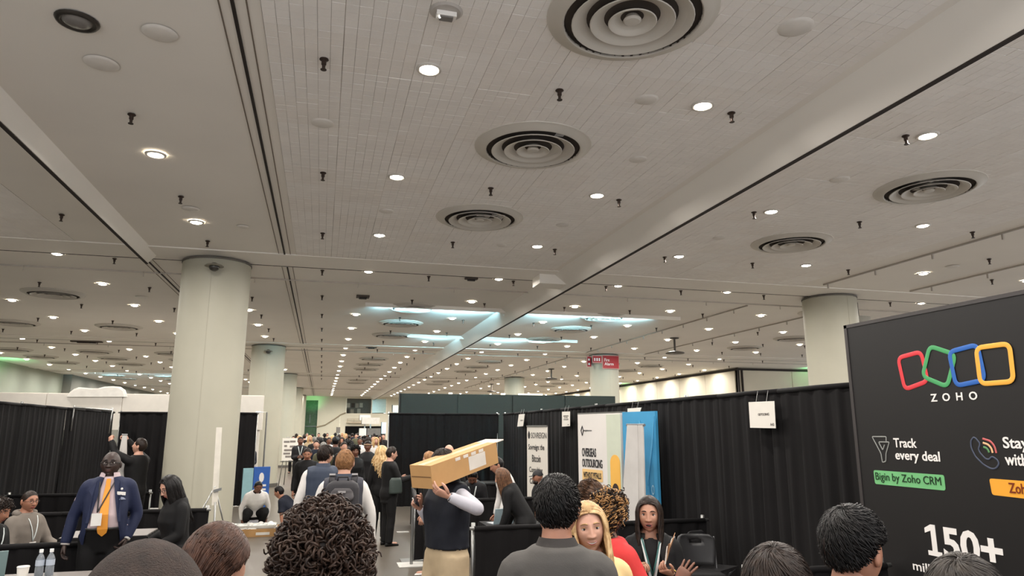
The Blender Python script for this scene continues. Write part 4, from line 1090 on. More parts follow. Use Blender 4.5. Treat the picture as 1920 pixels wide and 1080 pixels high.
def hair_long(L=.32, n=150, wave=.006, a0=52, seed=1, vol=.012, width=.010, front=0.0, part=0.0, fem=1, m2=0, bulge=.0, base_wave=8):
    """long hair: a cap and many locks combed from the parting over the head and down"""
    rr = random.Random(seed); b = hair_cap(vol + .006, vol, .12, 4, 44, 10, seed, fem)
    for q in range(n):
        t0 = (q + rr.random()) / n; az = math.radians(a0) + t0 * (2 * PI - 2 * math.radians(a0))
        lay = rr.uniform(.7, 1.25); P = []; rad = []; ph = rr.uniform(0, 6.28)
        sd = 1 if math.sin(az) > 0 else -1
        for i in range(7):
            t = i / 6; el = math.radians(80) * (1 - t) + math.radians(-6) * t
            a_ = az * 1.0
            d = dirv(a_, el); P.append(head_shape(d, fem) + d * (vol * lay) + Vector((part * (1 - t) * .3, 0, 0)))
        p = P[-1].copy(); out = Vector((p.x, p.y, 0)).normalized(); LL = L * rr.uniform(.8, 1.06)
        for i in range(1, 10):
            t = i / 9
            z = p.z - LL * t
            r = p + Vector((0, 0, z - p.z)) + out * (bulge * math.sin(PI * min(1, t * 1.2)) - .010 * t) + Vector((0, front * t * (1 if abs(math.sin(az)) > .55 and math.cos(az) > -.55 else 0), 0))
            if out.y < -.2: r.y -= .015 * t
            w = wave * math.sin(base_wave * t + ph)
            P.append(r + Vector((w * out.y, -w * out.x, 0)) * .9 + out * wave * .8 * math.cos(base_wave * 1.1 * t + ph))
        rad = [width * (.55 + .5 * min(1, i / 4)) * (1 if i < 13 else .7 if i < 15 else .2) for i in range(len(P))]
        b.tube(P, rad, 5, rr.randrange(2) if m2 else 0, True, .55, out)
    for q in range(n // 2):      # hair combed sideways from a centre parting, framing the face
        sg = 1 if q % 2 else -1; e = math.radians(43 + 42 * rr.random()); A = dirv(sg * .05, e); Bv = dirv(sg * math.radians(a0 + rr.uniform(-3, 26)), math.radians(-8)); P = []; ph = rr.uniform(0, 6.28); lay = rr.uniform(.9, 1.35)
        for i in range(8):
            t = i / 7; dd = (A * (1 - t) + Bv * t + dirv(sg * math.radians(70), math.radians(45)) * (.55 * math.sin(PI * t))).normalized(); P.append(head_shape(dd, fem) + dd * (vol * lay * (.35 + .65 * min(1, t * 2.5)) + .002))
        p = P[-1].copy(); out = Vector((p.x, p.y, 0)).normalized(); LL = L * rr.uniform(.75, 1.0)
        for i in range(1, 9):
            t = i / 8; w = wave * math.sin(base_wave * t + ph)
            P.append(p + Vector((0, front * t, -LL * t)) + out * (bulge * math.sin(PI * min(1, t * 1.2)) - .004 * t + wave * .8 * math.cos(base_wave * t + ph)) + Vector((w * out.y, -w * out.x, 0)))
        b.tube(P, [width * k for k in (.3, .5, .6, .65, .7, .75, .8, .85, .9, .95, 1, 1, .95, .85, .6, .15)], 5, rr.randrange(2) if m2 else 0, True, .5, A)
    return b
def cap_mb():
    b = MB(); vs = []; n = 36; k = 8
    for j in range(k + 1):
        t = j / k
        for i in range(n):
            az = 2 * PI * i / n; e0 = math.radians(22 if math.cos(az) > 0 else 14); el = e0 + (PI / 2 - .01 - e0) * t
            d = dirv(az, el); vs.append(head_shape(d) + d * (.014 + .008 * math.sin(el)))
    b.add(vs, [(j * n + i, j * n + (i + 1) % n, (j + 1) * n + (i + 1) % n, (j + 1) * n + i)[::-1] for j in range(k) for i in range(n)])
    P = []
    for i in range(11):
        a = math.radians(-62 + 12.4 * i); P.append((.082 * math.sin(a), .075 + .095 * math.cos(a) * 1.0, .040 - .012 * math.cos(a)))
    Q = [(.072 * math.sin(math.radians(-62 + 12.4 * i)), .096 * math.cos(math.radians(-62 + 12.4 * i)), .046) for i in range(11)]
    b.add(P + Q + [(x, y, z - .004) for x, y, z in P], [(i, i + 1, 12 + i, 11 + i) for i in range(10)] + [(22 + i, 11 + i, 12 + i, 23 + i) for i in range(10)] + [(i, 22 + i, 23 + i, i + 1) for i in range(10)])
    return b

# ---------------------------------------------------------------- figures
SKINS = {'deep': ((52, 36, 30), (72, 42, 38)), 'brown': ((112, 72, 54), (104, 54, 48)), 'tan': ((164, 114, 90), (144, 78, 70)), 'fair': ((198, 150, 128), (172, 92, 86)), 'olive': ((176, 130, 106), (146, 80, 74))}
def skin_mats(k, hairm):
    c, l = SKINS[k]
    return [mat('skin_' + k, c, .48, var=.07, scale=14, bump=.03, bscale=160), mat('eye_white', (206, 198, 190), .25), mat('eye_dark', (26, 20, 18), .2), mat('lip_' + k, l, .4), hairm]
def cloth(name, rgb, rough=.75, var=.08): return mat('cloth_' + name, rgb, rough, var=var, scale=7, bump=.12, bscale=220, spec=.3)
TORSO = [(.80, .115, .095, 0), (.86, .155, .112, -.008), (.94, .168, .118, -.008), (1.03, .150, .108, 0), (1.14, .152, .112, .006), (1.26, .168, .120, .008), (1.36, .168, .115, .002), (1.43, .130, .092, -.008), (1.475, .084, .072, -.012), (1.505, .060, .062, -.006), (1.57, .056, .060, .010)]
def torso_at(z, fem=0, belly=0, wide=1.0):
    T = TORSO
    for a, b_ in zip(T, T[1:]):
        if z <= b_[0] or b_ is T[-1]:
            t = max(0, min(1, (z - a[0]) / (b_[0] - a[0]))); r = [a[i] + (b_[i] - a[i]) * t for i in range(4)]; break
    rx, ry, oy = r[1], r[2], r[3]
    w_ = wide if z < 1.47 else 1
    if fem and z < 1.45:
        rx *= .90 if z > 1.2 else (.88 if 1.0 < z < 1.2 else 1.0)
        ry *= .95; 
        if 1.2 < z < 1.4: ry += .018 * G(z - 1.29, .06); oy += .014 * G(z - 1.29, .06)
    if belly: ry += belly * G(z - 1.08, .16) * .6; oy += belly * G(z - 1.08, .16) * .6; rx += belly * .22 * G(z - 1.06, .2)
    return rx * w_, ry * (1 + (w_ - 1) * .8), oy
ARM0 = dict(ua=(.22, -.05, -.97), fa=(.05, .22, -.97), hand=None, palm=None, curl=.35)
class Fig:
    """resolves one pose; all lengths in a 1.75 m frame, scaled by s afterwards"""
    def __init__(f, lean=0, side=0, twist=0, hip=.92, fem=0, belly=0, wide=1.0, legs=None, armR=None, armL=None, head=(0, 0), tiltz=0, neck=0):
        f.lean, f.side, f.twist, f.hip, f.fem, f.belly, f.wide = lean, side, twist, hip, fem, belly, wide
        f.drop = hip - .92
        f.shw = (.168 if not fem else .152) * (.5 + .5 * wide)
        f.legs = legs or [[(.10, .015, .49), (.105, -.02, .085), 0], [(.10, .015, .49), (.105, -.02, .085), 0]]
        f.arms = [dict(ARM0, **(armR or {})), dict(ARM0, **(armL or {}))]
        f.U = Matrix.Rotation(twist, 3, 'Z') @ Matrix.Rotation(side, 3, 'Y') @ Matrix.Rotation(-lean, 3, 'X')
        nb = f.up((0, .0, 1.50))
        f.Rh = Matrix.Rotation(twist, 3, 'Z') @ Matrix.Rotation(math.radians(head[0]), 3, 'Z') @ Matrix.Rotation(tiltz, 3, 'Y') @ Matrix.Rotation(-lean * .5 - math.radians(head[1]), 3, 'X')
        f.hc = nb + f.Rh @ Vector((0, .022, .110 + neck))
        f.top = f.hc + Vector((0, 0, .120))
    def up(f, p, k=1.0):
        """carry a standing torso point along with lean, twist and seat height"""
        p = Vector(p); q = p - Vector((0, 0, .95))
        t = max(0, min(1, (p.z - .90) / .32)); t = t * t * (3 - 2 * t)
        if t < 1: 
            M = Matrix.Rotation(f.twist * t, 3, 'Z') @ Matrix.Rotation(f.side * t, 3, 'Y') @ Matrix.Rotation(-f.lean * t, 3, 'X')
        else: M = f.U
        return M @ q + Vector((0, 0, .95 + f.drop))
    def ring(f, z, e=0.0, n=18, sc=1.0):
        rx, ry, oy = torso_at(z, f.fem, f.belly, f.wide); P = []
        for q in range(n):
            a = 2 * PI * q / n; ca, sa = math.cos(a), math.sin(a)
            ex = .86   # squarer than an ellipse
            x = math.copysign(abs(ca) ** ex, ca) * (rx * sc + e); y = math.copysign(abs(sa) ** ex, sa) * (ry * sc + e) + oy
            P.append(f.up((x, y, z)))
        return P
    def front(f, x, z, e=0.0):
        rx, ry, oy = torso_at(z, f.fem, f.belly, f.wide); t = max(0, 1 - abs(x / (rx + e)) ** 2.3) ** .44
        return f.up((x, oy + (ry + e) * t, z))
    def back(f, x, z, e=0.0):
        rx, ry, oy = torso_at(z, f.fem, f.belly, f.wide); t = max(0, 1 - abs(x / (rx + e)) ** 2.3) ** .44
        return f.up((x, oy - (ry + e) * t, z))
    def armpts(f, i):
        s = 1 if i == 0 else -1; a = f.arms[i]
        def V(v): return Vector((v[0] * s, v[1], v[2])).normalized()
        sh = f.up((s * f.shw, -.01, 1.388)); ua = f.U @ V(a['ua']); fa = f.U @ V(a['fa'])
        L1, L2 = (.285, .25) if not f.fem else (.265, .232)
        el = sh + ua * L1; wr = el + fa * L2
        return sh, el, wr, fa
    def legpts(f, i):
        s = 1 if i == 0 else -1; kn, an, _ = f.legs[i]
        return Vector((s * .092, 0, f.hip - .02)), Vector((kn[0] * s, kn[1], kn[2])), Vector((an[0] * s, an[1], an[2]))
def limb(b, P, R_, n=12):
    """smooth tapered limb through joints with radii"""
    pts = []; rad = []
    for i in range(len(P) - 1):
        k = 6 if i < len(P) - 2 else 7
        for j in range(k):
            t = j / 6; pts.append(P[i].lerp(P[i + 1], t)); rad.append(R_[i] + (R_[i + 1] - R_[i]) * t)
    # ease the corners
    for _ in range(2):
        q = pts[:]
        for i in range(1, len(pts) - 1): q[i] = pts[i] * .5 + (pts[i - 1] + pts[i + 1]) * .25
        pts = q
    b.tube(pts, rad, n); return b
def body_mb(f, sc=.86):
    b = MB()
    b.rings([f.ring(z, 0, 18, sc if z < 1.44 else 1.0) for z in (.80, .86, .94, 1.03, 1.14, 1.26, 1.36, 1.43, 1.475, 1.505)])
    b.tube([f.up((0, -.008, 1.46)), f.up((0, -.004, 1.505)), f.hc + f.Rh @ Vector((0, -.022, -.07)), f.hc + f.Rh @ Vector((0, -.012, -.02))], [.070, .063 - .008 * f.fem, .060 - .008 * f.fem, .054], 12)
    for i in (0, 1):
        sh, el, wr, fa = f.armpts(i); ws = .86 if f.fem else 1
        limb(b, [sh, sh.lerp(el, .5), el, el.lerp(wr, .35), wr], [.050 * ws, .046 * ws, .037 * ws, .038 * ws, .025])
        h, k, a = f.legpts(i); limb(b, [h, h.lerp(k, .5), k, k.lerp(a, .35), a], [.078, .07, .05, .05, .034])
        b.ball(a + Vector((0, .07, -.045)), .04, .11, .035, 10, 6)
    return b
def top_mb(f, ease=.012, lo=.86, sleeve=1.0, flare=0.0, shoulder=0.0, hi=1.485):
    """shirt, vest or jacket: torso shell plus sleeves (sleeve = covered share of the arm)"""
    b = MB(); zs = [z for z in (.74, .80, .86, .94, 1.03, 1.14, 1.26, 1.36, 1.43, 1.475) if z > lo]; zs = [lo] + zs
    b.rings([f.ring(z, ease + flare * max(0, (1.0 - z)) * 1.0 + (.006 if z > 1.4 else 0), 22) for z in zs] + [f.ring(hi, ease * .6, 22)])
    for i in (0, 1):
        sh, el, wr, fa = f.armpts(i); ws = .88 if f.fem else 1
        c = f.up(((1 if i == 0 else -1) * (f.shw - .07), -.01, 1.385))
        if sleeve <= 0:
            b.tube([c, sh + (sh - c) * .25], [.075 + ease, .05 + ease], 12); continue
        P = [c, sh, sh.lerp(el, .5), el, el.lerp(wr, .5), wr.lerp(el, .02)]; Rr = [.064 + ease, .057 * ws + ease * .7 + shoulder, .050 * ws + ease * .65, .042 * ws + ease * .65, .039 * ws + ease * .7, .031 * ws + ease * .6]
        if sleeve < .7: P = P[:3] + [sh.lerp(el, .78)]; Rr = Rr[:3] + [.052 + ease * 1.4]
        limb(b, P, Rr, 14)
    return b
def trousers_mb(f, ease=.014, wide=1.0, length=.03):
    b = MB()
    b.rings([f.ring(z, ease * .8, 20) for z in (.80, .86, .94, 1.0, 1.035)])
    for i in (0, 1):
        h, k, a = f.legpts(i); a2 = a + Vector((0, 0, -length))
        limb(b, [h + Vector((0, 0, .06)), h.lerp(k, .4), k, k.lerp(a, .4), a2], [.095 + ease, .088 + ease * wide, .062 + ease * wide, .058 + ease * 1.3 * wide, .046 + ease * 1.6 * wide], 14)
    return b
def folds(vs, seed, amp, s=1.0, fx=(9, 9, 5)):
    out = []
    for p in vs:
        q = Vector((p.x * fx[0], p.y * fx[1], p.z * fx[2])) / s
        n = mnoise.noise(q + Vector((seed * 3.7, seed, 0))) + .5 * mnoise.noise(q * 2.1 + Vector((0, seed * 1.3, 7)))
        c = Vector((p.x, p.y, 0)); d = c.normalized() if c.length > .02 else Vector((0, 1, 0))
        out.append(p + d * amp * n)
    return out
PN = [0]
def person(label, px, d, facing, skin='fair', hair=None, hairm=None, pose=None, top=None, under=None, bottom=None, shoes=(24, 22, 22), vox=.014, face=None, group=None, gender=0, extras=None, handsv=True, bodylow=False, at=None, H=None):
    """px: picture position of the top of the head, d: distance along the view axis; the figure stands (or sits) on the floor there"""
    PN[0] += 1; seed = PN[0]
    f = Fig(fem=gender, **(pose or {}))
    if at is None:
        w_ = atd(px[0], px[1], d); hz = w_.z
    else: w_ = Vector(at); hz = H * f.top.z / 1.75 if H else w_.z
    hairtop = {'curly': .03, 'full': .02}.get((face or {}).get('hairtop'), .012 if hair else 0)
    s = (hz - hairtop) / f.top.z
    rz = math.radians(facing); Rz = Matrix.Rotation(rz, 3, 'Z')
    off = Rz @ (f.top * s); loc = Vector((w_.x - off.x, w_.y - off.y, 0)) if at is None else Vector((w_.x, w_.y, 0))
    root = obj('person', bpy.data.meshes.new('person'), None, loc); root.rotation_euler = (0, 0, rz)
    tag(root, label, 'person', group)
    S = Matrix.Scale(s, 4)
    hm = hairm or mat('hair_black', (28, 23, 22), .4, var=.2, scale=40)
    face = face or {}
    MH = Matrix.Translation(f.hc) @ f.Rh.to_4x4() @ Matrix.Diagonal((1.07, 1.03, 1.02, 1))
    def post_body(v, fcs):
        b = MB(); b.add(v, fcs, 0)
        merge(b, xform(head_mb(gender, 20 if bodylow else 104 if face.get('hi') else 44, 16 if bodylow else 92 if face.get('hi') else 36, not bodylow, face.get('smile', False), face.get('open', False), not bodylow or True), MH))
        for i in (0, 1):
            a = f.arms[i]
            if not handsv or a.get('nohand'): continue
            sh, el, wr, fa = f.armpts(i); sg = 1 if i == 0 else -1
            y = fa if a['hand'] is None else (f.U @ Vector((a['hand'][0] * sg, a['hand'][1], a['hand'][2]))).normalized()
            pl = Vector((-sg * 1.0, .15, 0)) if a['palm'] is None else Vector((a['palm'][0] * sg, a['palm'][1], a['palm'][2]))
            pl = f.U @ pl; z = -(pl - y * pl.dot(y)).normalized(); x = y.cross(z)
            hb = hand_mb(a['curl'], a.get('spread', .25), a.get('thumb', .6), 5 if bodylow else 7)
            # thumb on +x: for the hand whose thumb side is the other way, mirror
            want = Vector((0, 0, 1)) if abs(y.z) < .7 else f.U @ Vector((0, 1, 0))
            if a.get('thumbdir') is not None: want = f.U @ Vector((a['thumbdir'][0] * sg, a['thumbdir'][1], a['thumbdir'][2]))
            hs = .93 if gender else 1.0
            if x.dot(want) < 0: x = -x; hb.f = [q[::-1] for q in hb.f]
            M = Matrix(((x.x * hs, y.x * hs, z.x * hs, wr.x), (x.y * hs, y.y * hs, z.y * hs, wr.y), (x.z * hs, y.z * hs, z.z * hs, wr.z), (0, 0, 0, 1)))
            merge(b, xform(hb, M))
        xform(b, S); fill(root, b, skin_mats(skin, hm))
    remesh_job(body_mb(f), max(vox, .019), 3, post_body)
    def garment(name, mb, m, it=3, amp=.004, cut=None, vx=None, fx=(9, 9, 5), hem=None):
        g = obj(name, bpy.data.meshes.new(name), root)
        def post(v, fcs):
            v = folds(v, seed + len(name), amp, 1, fx)
            if cut:
                bad = set(); vv = vx or vox
                for i, p in enumerate(v):
                    w0 = cut(p)
                    if w0 is None: continue
                    if abs(abs(p.x) - w0) < vv * .75: p.x = math.copysign(w0, p.x); bad.add(i)
                    elif abs(p.x) < w0: bad.add(i)
                fcs = [q for q in fcs if not all(i in bad for i in q)]
            b = MB(); b.add(v, fcs); xform(b, S); fill(g, b, [m] if not isinstance(m, list) else m)
        remesh_job(mb, vx or vox, it, post); return g
    for (nm, kw, m) in (under or []):
        a = kw.pop('amp', .003); garment(nm, top_mb(f, **kw), m, 3, a, None, vox * 1.3)
    if top:
        nm, kw, m = top; kw = dict(kw); a = kw.pop('amp', .005); c = kw.pop('cut', None); garment(nm, top_mb(f, **kw), m, 3, a, (lambda p: c(f, p)) if c else None)
    if bottom:
        nm, kw, m = bottom; garment(nm, trousers_mb(f, **kw), m, 3, .005, None, max(vox, .016), (8, 8, 7))
    for i in (0, 1):
        h, k_, an = f.legpts(i); b = MB(); yaw = f.legs[i][2]
        q = an + Vector((0, 0, 0)); fw = Matrix.Rotation(yaw, 3, 'Z') @ Vector((0, 1, 0)); rt = Matrix.Rotation(yaw, 3, 'Z') @ Vector((1, 0, 0))
        z0 = an.z - .085; rs = []
        for (y, hw, hh) in ((-.065, .025, .05), (-.05, .036, .075), (0, .040, .085), (.05, .042, .065), (.11, .047, .048), (.16, .042, .036), (.185, .024, .026)):
            rs.append([q + fw * y + rt * (hw * math.cos(t)) + Vector((0, 0, z0 - q.z + hh / 2 + hh / 2 * math.sin(t))) for t in [2 * PI * j / 12 for j in range(12)]])
        b.rings(rs); b.build('shoe', cloth('shoe_%d_%d_%d' % shoes, shoes, .5), root, True); root.children[-1]
        sh_ = root.children[-1] if root.children else None
    for ch in root.children:
        if ch.name.startswith('shoe'): ch.data.transform(S)
    if hair:
        hb = hair() if callable(hair) else hair
        xform(hb, S @ MH)
        hbm = hm if isinstance(hm, list) else [hm]
        hb.build('hair', hbm + ([face['hair2']] if face.get('hair2') else []), root, True)
    def part(name, mb, m, headspace=False, smooth=True):
        xform(mb, (S @ MH) if headspace else S); return mb.build(name, m, root, smooth)
    if face.get('glasses'):
        b = MB(); gm = mat('glasses_frame', (24, 22, 24), .3)
        for sg in (-1, 1):
            b.tube([(sg * (.031 + .021 * math.cos(t)), .099 - .006 * abs(math.cos(t)), .008 + .015 * math.sin(t)) for t in [2 * PI * q / 14 for q in range(15)]], .0022, 5)
            b.tube([(sg * .052, .094, .012), (sg * .073, .06, .012), (sg * .079, -.01, .010)], .002, 5)
        b.tube([(-.011, .1, .012), (0, .103, .014), (.011, .1, .012)], .002, 5)
        part('glasses', b, gm, True)
    if extras: extras(f, part, root, s, S, MH)
    return root
def collar(f, part, m, h=.045, e=.012, z=1.475, name='collar'):
    b = MB(); n = 20; P = []; Q = []
    for q in range(n + 1):
        a = math.radians(115) + (2 * PI - math.radians(50)) * q / n
        r1 = (.070 + e); p = f.up((r1 * math.cos(a), (r1 + .002) * math.sin(a) - .008, z)); p2 = f.up((r1 * .90 * math.cos(a), r1 * .94 * math.sin(a) - .004, z + h))
        P.append(p); Q.append(p2)
    b.add(P + Q, [(i, i + 1, n + 2 + i, n + 1 + i) for i in range(n)])
    R2 = [p + (p - f.up((0, -.006, z))).normalized() * .008 for p in P]
    b.add(Q + R2, [(i, i + 1, n + 2 + i, n + 1 + i) for i in range(n)])
    part(name, b, m)
def lanyard(f, part, m, z=1.12, x=.0, e=.03, badge=None, w_=.007, xb=.07):
    b = MB()
    for sg in (-1, 1):
        P = [f.up((sg * .062, -.03, 1.49))] + [f.front(sg * (.068 + (xb - .068) * 0) * (1 - t) + x * t, 1.47 + (z - 1.47) * t, e) for t in (.08, .25, .45, .65, .85, 1)]
        b.tube(P, w_, 5, 0, True, .35)
    o = part('lanyard', b, m)
    if badge:
        c = f.front(x, z - .06, e + .006); u = f.U @ Vector((1, 0, 0)); v = f.U @ Vector((0, 0, 1)); n = f.U @ Vector((0, 1, 0))
        part('badge', MB().obox(c, u * .042, v * .055, n * .002), badge, False, False)

BLK = cloth('black', (14, 13, 14)); CHAR = cloth('charcoal', (30, 29, 31)); NAVY = cloth('navy', (19, 24, 38)); WHITE = cloth('white', (214, 210, 206)); KHAKI = cloth('khaki', (178, 158, 128)); JEAN = cloth('dark_denim', (34, 40, 54)); GREYS = cloth('grey_suit', (82, 79, 76), .8, .06)
HB = strandmat('hair_black', (9, 8, 8), (24, 20, 19)); HDB = strandmat('hair_dark_brown', (22, 16, 13), (50, 37, 30)); HBR = strandmat('hair_brown', (70, 48, 36), (116, 82, 58)); HBL = strandmat('hair_blonde', (168, 128, 84), (222, 188, 136)); HGR = strandmat('hair_grey', (96, 92, 88), (150, 146, 140)); HAU = strandmat('hair_auburn', (46, 30, 24), (86, 58, 45)); HSB = strandmat('hair_sandy', (120, 84, 54), (168, 124, 84))
def suitcut(f, p, wtop=.085, wlow=.10, zb=.74):
    """opening of an unbuttoned jacket"""
    q = p - Vector((0, 0, f.drop))
    if q.z > 1.50 or q.y < .02: return None
    t = (1.47 - q.z) / .50
    return .040 + .100 * max(0, min(1, t)) + .05 * max(0, t - 1)

# ---------------------------------------------------------------- the people one by one
M_badge = mat('badge_white', (228, 224, 218), .4); M_lany = mat('lanyard_dark', (40, 38, 40), .6); M_lanw = mat('lanyard_pale', (206, 212, 210), .5)
SIT = dict(hip=.50, legs=[[(.12, .42, .50), (.12, .40, .085), 0]] * 2)

# man in the blue suit
def suit_extras(f, part, root, s, S, MH):
    tie = cloth('orange_tie', (226, 150, 56), .5)
    L = []; Rr = []
    for z, w_ in ((1.465, .017), (1.435, .020), (1.42, .018), (1.30, .028), (1.15, .036), (1.02, .043), (.985, .036), (.955, .004)):
        c = f.front(0, z, .024); L.append(c + Vector((-w_, 0, 0))); Rr.append(c + Vector((w_, 0, 0)))
    b = MB(); n = len(L); b.add(L + Rr + [p + Vector((0, .008, 0)) for p in L] + [p + Vector((0, .008, 0)) for p in Rr], [(2 * n + i, 2 * n + i + 1, 3 * n + i + 1, 3 * n + i) for i in range(n - 1)] + [(i, 2 * n + i, 2 * n + i + 1, i + 1) for i in range(n - 1)] + [(n + i + 1, 3 * n + i + 1, 3 * n + i, n + i) for i in range(n - 1)])
    part('tie', b, tie, False, False)
    collar(f, part, cloth('pink_shirt', (196, 176, 178)), .045, .016)
    lanyard(f, part, M_lany, 1.17, .055, .034, M_badge)
    c = f.front(-.12, 1.33, .042); part('name_tag', MB().obox(c, (.036, 0, .004), (0, .003, 0), (0, 0, .015)), M_badge, False, False)
    c = f.front(-.12, 1.37, .042); part('lapel_pin', MB().ball(c, .011, .005, .011), M_badge)
    c = f.front(-.135, 1.285, .042); part('pocket_square', MB().poly([c + Vector((-.03, 0, -.01)), c + Vector((.028, 0, -.012)), c + Vector((.012, 0, .014)), c + Vector((-.008, 0, .008))][::-1], .006, (0, 1, 0)), cloth('pocket_square', (150, 156, 176)), False, False)
    for sg, i in ((1, 0), (-1, 1)):
        sh, el, wr, fa = f.armpts(i); part('cuff' if i else 'wristband', MB().tube([wr - fa * .03, wr + fa * .004], .038, 12, 0, True), M_badge if i else mat('wristband_white', (214, 206, 200), .5))
    m = cloth('navy_suit', (30, 37, 64), .7, .06)
    for sg in (-1, 1):     # lapels
        P = [f.front(sg * x, z, .036) for x, z in ((.044, 1.475), (.095, 1.45), (.150, 1.36), (.118, 1.31), (.142, 1.08), (.118, 1.08), (.072, 1.30))]
        part('lapel', MB().poly(P if sg < 0 else P[::-1], .008, (0, 1, 0)), m, False, False)
    part('belt', MB().rings([f.ring(z, .020, 22) for z in (1.0, 1.03)]), mat('belt_black', (20, 18, 18), .4))
person('large bald man in a navy suit with an orange tie beside the left booth', (211, 847), 7.0, 190, 'deep', None, HB,
       dict(belly=.075, wide=.98, neck=-.02, armR=dict(ua=(.34, -.08, -.9), fa=(.14, .18, -.97), curl=.45), armL=dict(ua=(.34, -.12, -.93), fa=(-.28, .42, -.86), curl=.7), head=(-8, -6)),
       ('suit_jacket', dict(ease=.022, lo=.74, flare=.06, shoulder=.004, amp=.006, cut=suitcut), cloth('navy_suit', (30, 37, 64), .7, .06)),
       [('shirt', dict(ease=.016, lo=1.015), cloth('pink_shirt', (196, 176, 178)))], ('trousers', dict(ease=.02), BLK), vox=.012, face=dict(glasses=True, hi=1), extras=suit_extras)

# man in the grey hoodie, seated
def hood_extras(f, part, root, s, S, MH):
    b = MB()
    for q in range(9):
        t = q / 8; a = PI + PI * t
        b.ball(f.up((.105 * math.cos(a), .085 * math.sin(a) - .01, 1.475 + .012 * math.sin(PI * t))), .042, .042, .036, 10, 6)
    part('hood', b, cloth('hoodie_grey', (116, 108, 100), .85))
    lanyard(f, part, M_lanw, 1.16, 0, .03, M_badge)
person('seated man with glasses in a grey hoodie behind the low rail', (58, 919), 8.2, 240, 'tan', hair_short(.006, .003, 120, .008, 11), HDB,
       dict(armR=dict(ua=(.2, .25, -.95), fa=(.1, .9, -.3)), armL=dict(ua=(.28, .35, -.9), fa=(-.15, .95, -.25)), head=(-8, 2), wide=1.0, **SIT),
       ('hoodie', dict(ease=.026, lo=.84, amp=.007), cloth('hoodie_grey', (116, 108, 100), .85)), None, ('trousers', dict(), JEAN), vox=.013, face=dict(glasses=True, hi=1), extras=hood_extras)
person('curly-haired person in black cut by the left edge of the picture', (2, 931), 7.15, 250, 'tan', hair_curly(260, .03, .010, .0036, 21), HDB,
       dict(lean=.15, head=(8, 12), armR=dict(ua=(.2, .2, -.95), fa=(0, .8, -.5)), armL=dict(ua=(.2, .2, -.95), fa=(0, .8, -.5)), **SIT), ('shirt', dict(ease=.02, lo=.84), BLK), None, ('trousers', dict(), BLK), vox=.014,
       face=dict(hairtop='curly'), extras=lambda f, part, root, s, S, MH: lanyard(f, part, M_lanw, 1.18, .02, .028, None))
# woman with long black hair
person('woman in black with long straight black hair and glasses looking down', (322, 890), 6.7, 118, 'fair', hair_long(.40, 170, .004, 48, 31, .012, .011, .02), HB,
       dict(head=(12, 22), lean=.08, armR=dict(ua=(.15, .15, -.97), fa=(-.2, .8, -.3)), armL=dict(ua=(.15, .1, -.97), fa=(-.2, .8, -.3))), ('blouse', dict(ease=.02, lo=.82, amp=.006), BLK), None, ('trousers', dict(), BLK), vox=.013, gender=1, face=dict(glasses=True, hi=1))
# person raising a banner
person('person in black raising both hands to hang a white banner by the left drape', (263, 822), 12.0, 60, 'fair', hair_short(.02, .01, 80, .02, 41), HDB,
       dict(head=(20, -15), armR=dict(ua=(.15, .75, .45), fa=(-.25, .6, .75), curl=.8), armL=dict(ua=(.2, .75, .4), fa=(-.25, .6, .75), curl=.8)), ('jacket', dict(ease=.024, lo=.80), BLK), None, ('trousers', dict(), BLK), vox=.016)
T0 = atd(232, 816, 12.0)
o = MB().poly([T0 + Vector((-.02, 0, 0)), T0 + Vector((-.17, -.05, -T0.z + .03)), T0 + Vector((.22, .05, -T0.z + .03)), T0 + Vector((.05, 0, 0))], .012, (0, 1, 0)).build('raised_banner', mat('banner_pale', (208, 204, 198), .6, var=.04))
MB().box(T0.x - .2, T0.x + .25, T0.y - .09, T0.y + .09, 0, .06).build('cassette', M_pipe, o); MB().tube([T0 + Vector((-.03, 0, .01)), T0 + Vector((.06, 0, .01))], .012, 6).build('top_bar', M_pipe, o)
tag(o, 'narrow white banner being pulled upright by the left drape', 'banner')
# crouching workers
SQ = dict(hip=.36, lean=.55, legs=[[(.20, .33, .46), (.15, .03, .085), .2], [(.20, .33, .46), (.15, .03, .085), -.2]])
person('crouching man in a white polo shirt facing the opened package', (485, 901), 13.9, 195, 'brown', hair_short(.006, .004, 60, .008, 51), HB,
       dict(head=(0, 8), armR=dict(ua=(.35, .3, -.85), fa=(-.1, .5, -.85)), armL=dict(ua=(.35, .3, -.85), fa=(-.1, .5, -.85)), wide=1.1, **SQ), ('polo_shirt', dict(ease=.022, lo=.86), WHITE), None, ('trousers', dict(), BLK), vox=.016,
       extras=lambda f, part, root, s, S, MH: collar(f, part, BLK, .03, .01))
person('kneeling man in a navy T-shirt reaching into the package', (524, 911), 13.2, 70, 'tan', hair_short(.016, .008, 80, .02, 52), HB,
       dict(hip=.40, lean=.75, head=(0, -5), legs=[[(.14, .30, .07), (.14, -.12, .12), 0], [(.16, .32, .10), (.16, -.10, .12), 0]], armR=dict(ua=(.1, .55, -.6), fa=(0, .6, -.75)), armL=dict(ua=(.15, .5, -.7), fa=(0, .5, -.85))),
       ('tshirt', dict(ease=.022, lo=.82, sleeve=.5), NAVY), None, ('trousers', dict(), BLK), vox=.016)
person('man in a dark suit behind the blue kiosk sign', (467, 825), 19.5, 200, 'brown', hair_short(.012, .006, 40, .015, 53), HB,
       dict(armR=dict(ua=(.1, .1, -.97), fa=(-.5, .8, .1)), armL=dict(ua=(.1, .1, -.97), fa=(-.5, .8, .1))), ('jacket', dict(ease=.028, lo=.78, cut=suitcut), NAVY), [('shirt', dict(ease=.016, lo=.9), WHITE)], ('trousers', dict(), NAVY), vox=.018)
